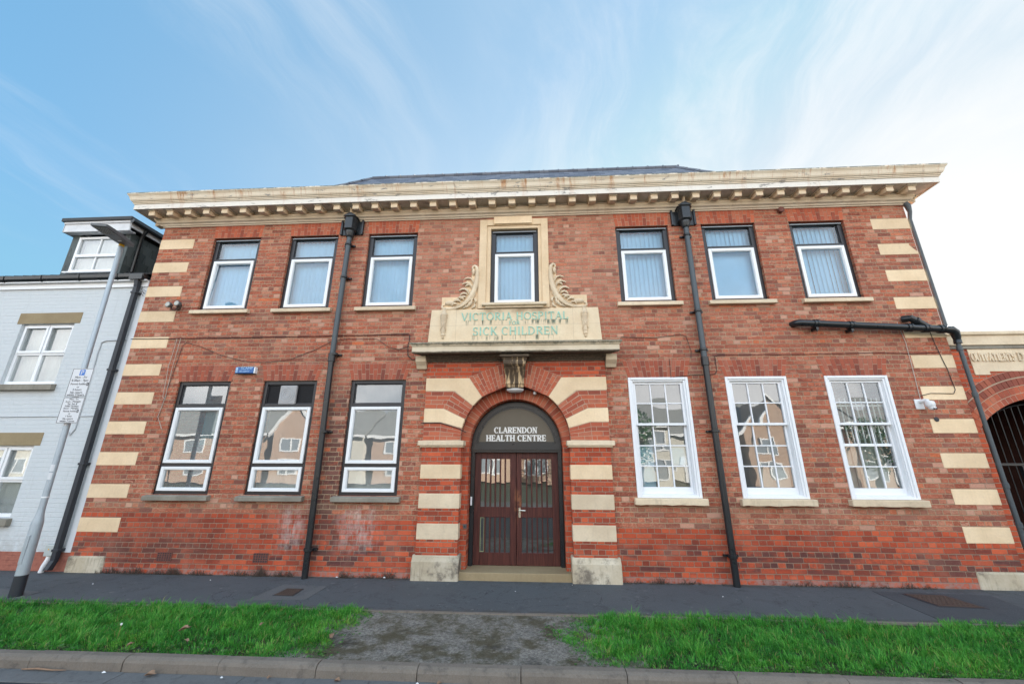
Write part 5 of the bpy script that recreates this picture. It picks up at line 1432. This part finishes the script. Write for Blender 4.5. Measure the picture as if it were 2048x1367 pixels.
ft = MB(); ft.box(dx0-.15, dx1+.14, dy0-.22, 2.9, 7.181, 7.27); obj('dormer_roof', ft, M['tile'], do, .01)
sg = MB(); sg.tube([(dx1+.16, dy0-.20, 7.16), (dx1+.16, 2.9, 7.14)], .052, 8); sg.tube([(dx1+.15, dy0+.18, 7.13), (dx1+.10, dy0+.18, 7.03), (dx1+.05, dy0+.20, 6.95), (dx1+.05, dy0+.20, 5.98)], .040, 10); sg.box(dx1+.02, dx1+.12, dy0+.12, dy0+.28, 5.92, 6.02)
obj('dormer_gutter', sg, M['pipe'], do, smooth=40)
t_ = thing('meter_box', 'small grey meter box with a white conduit at the foot of the terraced house', 'meter box', (-8.07, YH-.05, .05))
mb = MB(); mb.box(-8.165, -8.005, YH-.12, YH-.002, .255, .44); mb_o = obj('box', mb, plain('grey meter plastic', (.42,.45,.44), .5), t_, .012)
mb = MB(); mb.box(-8.095, -8.075, YH-.124, YH-.1205, .355, .375); obj('warning_mark', mb, M['yellow'], mb_o)
mb = MB(); mb.tube([(-8.10, YH-.06, .26), (-8.10, YH-.07, .20), (-8.13, YH-.08, .10), (-8.15, YH-.08, .0)], .038, 10); obj('conduit', mb, M['upvc'], t_, smooth=40)
mb = MB(); mb.tube([(-8.35, YH-.01, 4.18), (-8.45, YH-.012, 4.14), (-8.46, YH-.012, 3.9), (-8.44, YH-.01, 3.2), (-8.43, YH-.01, 2.42), (-8.50, YH-.01, 2.30), (-8.56, YH-.01, 2.36)], .012, 6); mb.tube([(-8.35, YH-.01, 4.18), (-7.93, YH-.012, 4.19)], .010, 5); mb.tube([(-11.5, YH-.01, 2.64), (-8.0, YH-.01, 2.66)], .008, 5); obj('cable', mb, plain('painted cable', (.45,.47,.49), .6), T)
wbm = MB()
for q in (-.03, .03): wbm.tube([(-7.80, .0, 5.23+q), (-7.86, -.05, 5.26+q), (-7.80, -.02, 5.16+q)], .006, 5)
obj('wire_hook', wbm, M['rust'], T)

# =================================================================== ARCHWAY ON THE RIGHT
YR = .15
G = thing('archway_building', 'low red brick archway wall with stone coping and raised lettering, right of the hospital', 'archway', (9.2, YR, 0))
ACX, ACZ, AR = 9.2156, 1.256, 1.6806
jl, jr = 8.03, 10.40; zsp = ACZ + math.sqrt(AR**2-(ACX-jl)**2)
aw = MB(); N = 30; a0 = math.degrees(math.acos((jl-ACX)/AR))
inn = [(ACX+AR*math.cos(R(a0-(2*a0-180)*k/N)), ACZ+AR*math.sin(R(a0-(2*a0-180)*k/N))) for k in range(N+1)]
for k in range(N):
    a, b_ = inn[k], inn[k+1]
    aw.quad((a[0],YR,a[1]), (b_[0],YR,b_[1]), (b_[0],YR,3.90), (a[0],YR,3.90))
    aw.quad((a[0],YR,a[1]), (a[0],YR+.45,a[1]), (b_[0],YR+.45,b_[1]), (b_[0],YR,b_[1]))
aw.box(7.775, jl, YR, YR+.45, -.2, 3.90); aw.box(jr, 14, YR, YR+.45, -.2, 3.90)
aw.box(jl, jr, YR+.4, YR+.45, 3.0, 3.90)
obj('wall', aw, M['redbrick'], G, fix=False)
co = MB(); co.prism_x([(YR+.5, 3.875), (YR-.055, 3.875), (YR-.055, 4.05), (YR-.09, 4.065), (YR-.09, 4.125), (YR+.5, 4.14)], 7.79, 14); obj('coping', co, M['stonepale'], G, .008)
cs = MB(); cs.box(7.79, 14, YR-.03, YR, 3.815, 3.8745); obj('dark_band', cs, M['stonegrey'], G)
pl_ = MB(); pl_.prism([(8.20, 3.335), (8.455, 3.335), (8.455, 3.395), (10.1, 3.395), (10.1, 3.335), (10.36, 3.335), (10.36, 3.81), (8.20, 3.81)], YR-.012, YR+.02); po = obj('name_stone', pl_, M['stonepale'], G, .004)
lettering('OUTPATIENTS', 8.215, 8.945, 3.580, 3.735, YR-.012, .18, .11, .08, .08, .022, 'lettering', M['stonepale'], po)
lettering('D', 8.995, 9.10, 3.580, 3.735, YR-.012, .18, .11, .08, .08, .022, 'lettering', M['stonepale'], po)
def segring(r0, r1, y0, y1, n, name, mat): 
    mb = MB(); brick_ring(r0, r1, y0, y1, n, 0, 143, 37, mb); mb.v = [(a+ACX, b_, c+ACZ) for a, b_, c in mb.v]; 
    mb2 = MB()
    # drop bricks running into the hospital wall
    keep = []
    for f in range(0, len(mb.v), 8):
        if min(v[0] for v in mb.v[f:f+8]) > 7.80: mb2.add(mb.v[f:f+8], [(0,1,2,3), (7,6,5,4), (0,4,5,1), (1,5,6,2), (2,6,7,3), (3,7,4,0)])
    obj(name, mb2, mat, G)
segring(AR, AR+.105, YR-.004, YR+.10, 34, 'arch_ring', M['voussoir']); segring(AR+.115, AR+.225, YR-.006, YR+.10, 36, 'arch_ring', M['voussoir'])
segring(AR+.24, AR+.36, YR-.012, YR+.10, 40, 'arch_ring', M['purple']); segring(AR+.385, AR+.50, YR-.013, YR+.10, 42, 'arch_ring', M['purple'])
mo = MB(); 
for k in range(40):
    b0, b1 = R(143-106*k/40), R(143-106*(k+1)/40); q = [(ACX+r*math.cos(t2), ACZ+r*math.sin(t2)) for r, t2 in ((AR+.001, b0), (AR+.505, b0), (AR+.505, b1), (AR+.001, b1))]
    if min(v[0] for v in q) > 7.79: mo.prism(q, YR-.002, YR+.05)
obj('arch_mortar', mo, M['joint'], G)
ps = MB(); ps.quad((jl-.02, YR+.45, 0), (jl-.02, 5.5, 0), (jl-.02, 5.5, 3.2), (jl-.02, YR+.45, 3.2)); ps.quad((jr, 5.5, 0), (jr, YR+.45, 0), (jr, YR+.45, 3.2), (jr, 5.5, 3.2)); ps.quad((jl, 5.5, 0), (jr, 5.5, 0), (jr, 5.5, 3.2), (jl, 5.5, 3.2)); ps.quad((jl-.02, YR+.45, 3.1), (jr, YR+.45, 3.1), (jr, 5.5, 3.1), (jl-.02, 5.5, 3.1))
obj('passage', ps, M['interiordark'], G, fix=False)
gt = MB(); yg = YR+.22
for k in range(20):
    xx = jl+.06+.125*k; zt_ = ACZ+math.sqrt(max(AR**2-(xx-ACX)**2, 0))-.10
    gt.tube([(xx, yg, .06), (xx, yg, zt_)], .0085, 6)
gt.box(jl, jr, yg-.02, yg+.02, 1.795, 1.835); gt.box(jl, jr, yg-.02, yg+.02, .10, .14)
gt.tube([(ACX+(AR-.09)*math.cos(R(a0-2-(2*a0-184)*k/24)), yg-.012, ACZ+(AR-.09)*math.sin(R(a0-2-(2*a0-184)*k/24))) for k in range(25)], .012, 6)
gate = obj('iron_gate', gt, M['pipe'], G, smooth=40)
gp = MB(); gp.box(8.66, 8.71, yg-.03, yg+.03, .06, 1.79); obj('gate_post', gp, M['pipe'], gate)

# =================================================================== STREET FURNITURE AND SMALL THINGS
LX, LY = -7.015, -1.235; lean = -.0215
def lxp(z): return LX + lean*z
t_ = thing('lamp_post', 'tall grey steel street lamp with black base and flat LED head', 'street lamp', (LX, LY, 0))
mb = MB(); mb.tube([(lxp(0), LY, -.05), (lxp(.27), LY, .27)], [.073, .071], 20); obj('base', mb, M['blackbase'], t_, smooth=40)
mb = MB(); mb.tube([(lxp(z), LY, z) for z in (.27, .93, .98, 1.05, 1.13, 1.15, 5.55, 5.575)], [.070, .066, .062, .048, .041, .040, .035, .028], 20)
po = obj('pole', mb, M['galv'], t_, smooth=35)
mb = MB(); mb.box(lxp(.6)-.028, lxp(.6)+.028, LY-.072, LY-.058, .42, .80); obj('access_door', mb, M['galv'], po, .004)
mb = MB(); mb.tube([(lxp(1.30), LY, 1.30), (lxp(1.32), LY, 1.32)], .044, 20); obj('collar', mb, M['upvc'], po, smooth=40)
for z0, z1 in ((1.56, 1.66), (1.68, 1.78), (2.37, 2.45)):
    mb = MB()
    for k in range(6):
        b0, b1 = R(215+ 110*k/6), R(215+110*(k+1)/6)
        mb.quad((lxp(z0)+.0415*math.cos(b0), LY+.0415*math.sin(b0), z0), (lxp(z0)+.0415*math.cos(b1), LY+.0415*math.sin(b1), z0), (lxp(z1)+.0415*math.cos(b1), LY+.0415*math.sin(b1), z1), (lxp(z1)+.0415*math.cos(b0), LY+.0415*math.sin(b0), z1))
    obj('sticker', mb, M['signwhite'], po, fix=False)
mb = MB(); mb.tube([(lxp(5.56), LY, 5.57), (lxp(5.56), LY, 5.605)], .038, 16); obj('yellow_ring', mb, M['yellow'], t_)
hd = MB()
c0 = Vector((-7.085, -1.15, 5.63)); c1 = Vector((-6.925, -1.83, 5.63)); dv = (c1-c0).normalized(); sv = Vector((dv.y, -dv.x, 0))
def hp_(f, w, z): q = c0 + (c1-c0)*f; return [(q + sv*w)[:2] + (z,), (q - sv*w)[:2] + (z,)]
st_ = [(0, .075), (.06, .105), (.5, .12), (.93, .125), (1.0, .115)]
for f, w in st_: hd.v += hp_(f, w, 5.608) + hp_(f, w, 5.655 + .02*math.sin(PI*f))
for i in range(len(st_)-1):
    o = i*4; hd.f += [(o, o+1, o+5, o+4), (o+2, o+6, o+7, o+3), (o, o+4, o+6, o+2), (o+1, o+3, o+7, o+5)]
hd.f += [(0, 2, 3, 1), (16, 17, 19, 18)]
lh = obj('lantern', hd, M['lampgrey'], t_, .006)
ln = MB()
q0 = c0+(c1-c0)*.62; q1 = c0+(c1-c0)*.95
ln.add([(q0+sv*.09)[:2]+(5.604,), (q0-sv*.09)[:2]+(5.604,), (q1-sv*.095)[:2]+(5.604,), (q1+sv*.095)[:2]+(5.604,)], [(0,1,2,3)]); obj('lens', ln, M['skylightlens'], lh, fix=False)
ld = MB()
for i in range(6):
    for j in range(5):
        q = q0+(q1-q0)*((i+.5)/6) + sv*(-.07+.035*j); ld.box(q.x-.008, q.x+.008, q.y-.008, q.y+.008, 5.596, 5.603)
obj('led', ld, M['lampgrey'], lh)
lb = MB(); q = c0+(c1-c0)*.32; lb.box(q.x-.03, q.x+.03, q.y-.015, q.y+.015, 5.603, 5.607); obj('sticker', lb, M['signwhite'], lh)
# footing slab is part of the pavement patch; parking sign hangs on the post
YS = LY-.075
sx = -6.992
def signplate(z0, z1, label, rows, P=False):
    z0 -= .032; z1 -= .032; rows = [(a, b_, c-.032) for a, b_, c in rows]
    t2 = thing('parking_sign', label, 'sign', (sx, YS, z0), 'parking plates on the lamp post')
    w = .180
    pb = MB(); pb.box(sx-w, sx+w, YS-.004, YS, z0, z1); pl2 = obj('plate', pb, M['signwhite'], t2, .002)
    bd = MB(); bd.frame(sx-w+.004, sx+w-.004, z0+.004, z1-.004, .006, YS-.0055, YS-.0042); obj('border', bd, M['ink'], pl2)
    for txt, size, zz in rows: textmesh(txt, size, sx, YS-.0052, zz, 'lettering', M['ink'], pl2)
    if P:
        b2 = MB(); b2.box(sx-.045, sx+.045, YS-.006, YS-.0042, z1-.115, z1-.022); bo = obj('parking_symbol', b2, M['signblue'], pl2); textmesh('P', .11, sx, YS-.0072, z1-.108, 'lettering', M['signwhite'], bo)
    return pl2, t2
p1, t1 = signplate(2.845, 3.310, 'upper white parking plate with a blue P symbol and permit hours, on the lamp post', [('Mon - Fri', .055, 3.145), ('8.30am - 9pm', .052, 3.095), ('Permit holders', .048, 3.038), ('or', .045, 2.99), ('2 hours', .05, 2.945), ('No return', .05, 2.90), ('within 3 hours', .05, 2.862)], True)
kb = MB(); kb.box(sx+.128, sx+.164, YS-.006, YS-.0042, 2.993, 3.043); ko = obj('zone_mark', kb, M['ink'], p1); textmesh('6', .045, sx+.146, YS-.0072, 3.002, 'lettering', M['signwhite'], ko)
p2, t2 = signplate(2.430, 2.838, 'lower white parking plate with evening and weekend hours, on the lamp post', [('Mon - Fri', .040, 2.795), ('6 pm - Midnight', .040, 2.757), ('Sat, Sun &', .040, 2.720), ('Public Holidays', .038, 2.685), ('Noon - Midnight', .038, 2.650), ('Permit holders', .040, 2.605), ('or', .038, 2.567), ('1 hour', .042, 2.527), ('No return', .042, 2.487), ('within 2 hours', .042, 2.450)])
kb = MB(); kb.box(sx+.108, sx+.140, YS-.006, YS-.0042, 2.564, 2.608); ko = obj('zone_mark', kb, M['ink'], p2); textmesh('6', .040, sx+.124, YS-.0072, 2.572, 'lettering', M['signwhite'], ko)
bk = MB()
for z in (3.18, 2.97, 2.72, 2.52): bk.box(lxp(z)-.045, lxp(z)+.045, YS+.001, LY-.03, z-.012, z+.012)
obj('sign_clip', bk, M['galv'], po)

def cover(pts, label):
    cx = sum(q[0] for q in pts)/4; cy = sum(q[1] for q in pts)/4
    o = thing('inspection_cover', label, 'inspection cover', (cx, cy, .004))
    fr_ = [(cx+(a-cx)*1.12, cy+(b_-cy)*1.12) for a, b_ in pts]
    obj('frame', sheet(fr_, -.03, .007), M['blackbase'], o); rb = sheet(pts, -.02, .0105)
    for i in range(1, 9):
        for j in range(1, 7):
            u, v = i/9, j/7; a = lerp2(lerp2(pts[0], pts[1], u), lerp2(pts[3], pts[2], u), v); rb.box(a[0]-.010, a[0]+.010, a[1]-.010, a[1]+.010, .0105, .014)
    obj('lid', rb, M['rust'], o)
cover([(-3.407,-.961), (-3.131,-.965), (-3.157,-.667), (-3.395,-.658)], 'small rusty square cover in the pale patch left of the entrance')
cover([(5.72,-.82), (6.25,-.86), (6.20,-.36), (5.70,-.33)], 'larger rusty rectangular cover in the pavement near the right corner')

def leaf(x, y, z, s, a, label, tilt=.3, grp='fallen leaves'):
    mb = MB(); n = 12; out = []
    for k in range(n):
        th = 2*PI*k/n; r = .72*s*(.55 + .30*abs(math.cos(th*2.5)))*(1.25 if k == 0 else 1)
        px, py = r*math.cos(th), r*math.sin(th)*.8
        out.append((x + px*math.cos(a)-py*math.sin(a), y + px*math.sin(a)+py*math.cos(a), z + tilt*px + .35*s*math.sin(th)**2))
    mb.v = out + [(x, y, z)]; mb.f = [(k, (k+1) % n, n) for k in range(n)]
    o = obj('dead_leaf', mb, M['deadleaf'], None, fix=False); o.location = (0,0,0)
    s2 = o.modifiers.new('thick', 'SOLIDIFY'); s2.thickness = .002
    tag(o, label, 'leaf', grp)
leaf(-3.50, -2.40, .085, .085, .4, 'large curled tan leaf lying on the left verge, the biggest leaf there')
leaf(-2.75, -2.21, .085, .040, 1.2, 'small brown leaf on the left verge between the tan leaf and the crossover')
leaf(-1.86, -2.36, .045, .055, 2.0, 'brown leaf at the turf edge beside the crossover path')
leaf(-3.28, -2.60, .06, .040, 3.0, 'reddish leaf low in the left verge near the kerb')
leaf(-3.80, -2.70, .05, .045, .8, 'dark red leaf in the left verge next to the kerb')
leaf(-3.30, -2.95, -.085, .075, .2, 'long brown leaf lying in the gutter against the kerb', .1)
leaf(-2.15, -2.93, -.085, .035, 1.0, 'orange scrap of leaf in the gutter below a kerb joint', .1)
leaf(-1.50, -2.93, -.09, .050, .0, 'brown leaf in the gutter beside the crossover kerb', .1)
leaf(-.55, -2.92, -.09, .040, .6, 'small brown leaf in the gutter in front of the entrance', .1)
mb = MB(); mb.tube([(-4.62, -2.93, -.085), (-4.48, -2.92, -.080), (-4.30, -2.93, -.083), (-4.18, -2.92, -.085)], [.006, .009, .007, .003], 6); tag(obj('twig', mb, M['deadleaf'], None), 'thin pale twig lying in the gutter at the left', 'twig')
t_ = thing('dandelion', 'dandelion clock on a thin stalk in the left verge', 'dandelion', (-4.16, -2.48, 0))
mb = MB(); mb.tube([(-4.16, -2.48, 0), (-4.155, -2.475, .08), (-4.15, -2.48, .14)], .003, 5); obj('stem', mb, M['grass'], t_)
mb = MB(); mb.lathe([(.002, .132), (.008, .137), (.011, .146), (.008, .155), (.002, .159)], -4.15, -2.48, 10); obj('seed_head', mb, M['litter'], t_, smooth=60)
k = 0
for x, y, z, s, lab in ((-2.93, -.06, .02, .035, 'white scrap of paper against the wall left of the entrance'), (-2.14, -.05, .025, .045, 'bright white crumpled scrap by the wall next to the left pier'), (-4.9, -.30, .008, .018, 'tiny pale scrap on the pavement left of the small cover'), (-6.55, -.62, .008, .022, 'white scrap on the pavement near the lamp post'), (-2.60, -2.94, -.09, .030, 'white scrap in the gutter below the left verge'), (-3.78, -2.93, -.085, .038, 'pale crushed wrapper in the gutter near the long brown leaf'), (-.75, -2.93, -.09, .028, 'white scrap in the gutter in front of the crossover'), (.03, -.55, .006, .014, 'tiny white chip on the pavement before the doorstep'), (3.0, -.60, .006, .018, 'tiny white chip on the pavement right of the entrance'), (.9, -.18, .006, .012, 'tiny white fleck close to the doorstep')):
    mb = MB(); n = 8
    s *= .7
    vs = [(x + s*math.cos(q*PI/4)*random.uniform(.6, 1), y + s*.6*math.sin(q*PI/4)*random.uniform(.6, 1), z - .004) for q in range(n)] + [(x, y, z + s*.35)] + [(x, y, z-.008)]
    mb.add(vs, [(q, (q+1) % n, n) for q in range(n)] + [((q+1) % n, q, n+1) for q in range(n)])
    tag(obj('paper_scrap', mb, M['litter'], None), lab, 'litter', 'white scraps on the ground')

# =================================================================== ACROSS THE STREET (seen in the glass)
M['oppbrick'] = plain('opposite house brick', (.46,.32,.235), .9, 0, .18, 1.5, 0)
M['oppcream'] = plain('opposite house render', (.60,.57,.50), .9, 0, .08, 1.5, 0)
M['opptile'] = plain('opposite house roof', (.27,.27,.255), .9, 0, .3, 3, 0)
M['oppglass'] = plain('opposite house window glass', (.26,.29,.32), .1, 0, .1, 2, 0)
g_ = MB(); g_.box(-80, 80, -11.6, -9.6, -.3, 0); struct('far_pavement', g_, M['pavement'])
def opp_house(xc, wall, w=8.6, gable=False, y=-30.0):
    o = thing('opposite_house', ('brick' if wall == 'oppbrick' else 'cream rendered') + ' house across the street reflected in the windows', 'house', (xc, y, 0), 'houses reflected in the windows')
    x0, x1 = xc-w/2, xc+w/2; ze, zr = 4.5, 7.3; yb = y-8
    mb = MB(); mb.box(x0, x1, yb, y, 0, ze); obj('wall', mb, M[wall], o)
    rf = MB()
    rf.add([(x0-.3, y+.45, ze-.05), (x1+.3, y+.45, ze-.05), (x1+.3, y-4, zr), (x0-.3, y-4, zr), (x1+.3, yb-.4, ze-.05), (x0-.3, yb-.4, ze-.05)], [(0,1,2,3), (3,2,4,5), (0,3,5), (1,4,2), (0,5,4,1)]); obj('roof', rf, M['opptile'], o)
    gt_ = MB(); gt_.box(x0-.3, x1+.3, y+.42, y+.56, ze-.22, ze-.02); obj('gutter', gt_, M['upvc'], o)
    if gable:
        gx = xc-w*.22; gb = MB(); gb.prism([(gx-2, 0), (gx+2, 0), (gx+2, ze), (gx, ze+2.6), (gx-2, ze)], y-3, y+.9); obj('gable', gb, M['oppbrick'], o)
        bb = MB()
        for s_ in (-1, 1): bb.prism([(gx, ze+2.95), (gx, ze+2.6), (gx+s_*2.35, ze-.42), (gx+s_*2.35, ze-.08)], y+.88, y+1.1)
        obj('bargeboard', bb, M['upvc'], o)
    for k, (dx, z0, z1) in enumerate(((-2.1, 2.75, 4.0), (1.9, 2.75, 4.0), (-2.1, .7, 2.1), (1.9, .7, 2.1))):
        yy = y+.9 if (gable and dx < 0) else y
        fr_ = MB(); fr_.frame(xc+dx-.95, xc+dx+.95, z0, z1, .11, yy-.02, yy+.06); fr_.box(xc+dx-.05, xc+dx+.05, yy-.02, yy+.06, z0+.11, z1-.11); wo = obj('window', fr_, M['upvc'], o)
        pn = MB(); pn.box(xc+dx-.84, xc+dx+.84, yy, yy+.02, z0+.11, z1-.11); obj('pane', pn, M['oppglass'], wo)
    d_ = MB(); d_.box(xc-.45, xc+.45, y, y+.05, 0, 2.05); obj('door', d_, M['upvc'], o)
k = 0
for xc in [-58, -48.5, -39, -29.5, -20, -10.5, -1.5, 13.5, 23, 32.5, 42, 51.5]:
    opp_house(xc, 'oppcream' if k % 3 == 1 else 'oppbrick', gable=(k % 2 == 0)); k += 1
def opp_tree(x, y, h):
    o = thing('opposite_tree', 'leafy green tree across the street reflected in the entrance doors', 'tree', (x, y, 0), 'trees reflected in the doors')
    tb = MB(); tb.tube([(x, y, 0), (x+.1, y, h*.3), (x, y+.1, h*.6), (x+.1, y, h*.9)], [.22, .16, .09, .03], 8)
    for q in range(6):
        a = q*1.05; tb.tube([(x, y, h*(.3+.08*q)), (x+.6*math.cos(a), y+.6*math.sin(a), h*(.42+.08*q)), (x+1.2*math.cos(a), y+1.2*math.sin(a), h*(.5+.08*q))], [.07, .05, .02], 6)
    obj('trunk', tb, M['twig'], o)
    cr = MB()
    for q in range(1700):
        v = Vector((random.gauss(0, 1), random.gauss(0, 1), random.gauss(0, 1))).normalized() * random.random()**.4
        px, py, pz = x+v.x*h*.30*(1+.3*math.sin(5*v.z)), y+v.y*h*.28, h*.62+v.z*h*.40; s = random.uniform(.07, .16)
        e1 = Vector((random.gauss(0,1), random.gauss(0,1), random.gauss(0,1))).normalized()*s; e2 = e1.orthogonal().normalized()*s*.6; c = Vector((px, py, pz))
        cr.quad(c-e1, c+e2, c+e1, c-e2)
    obj('crown', cr, M['grass'], o, fix=False)
for x, y, h in ((5.6, -25, 5.2), (8.2, -26, 6.2), (4.0, -24, 2.4), (-34, -27, 5), (28, -27, 5.5)): opp_tree(x, y, h)
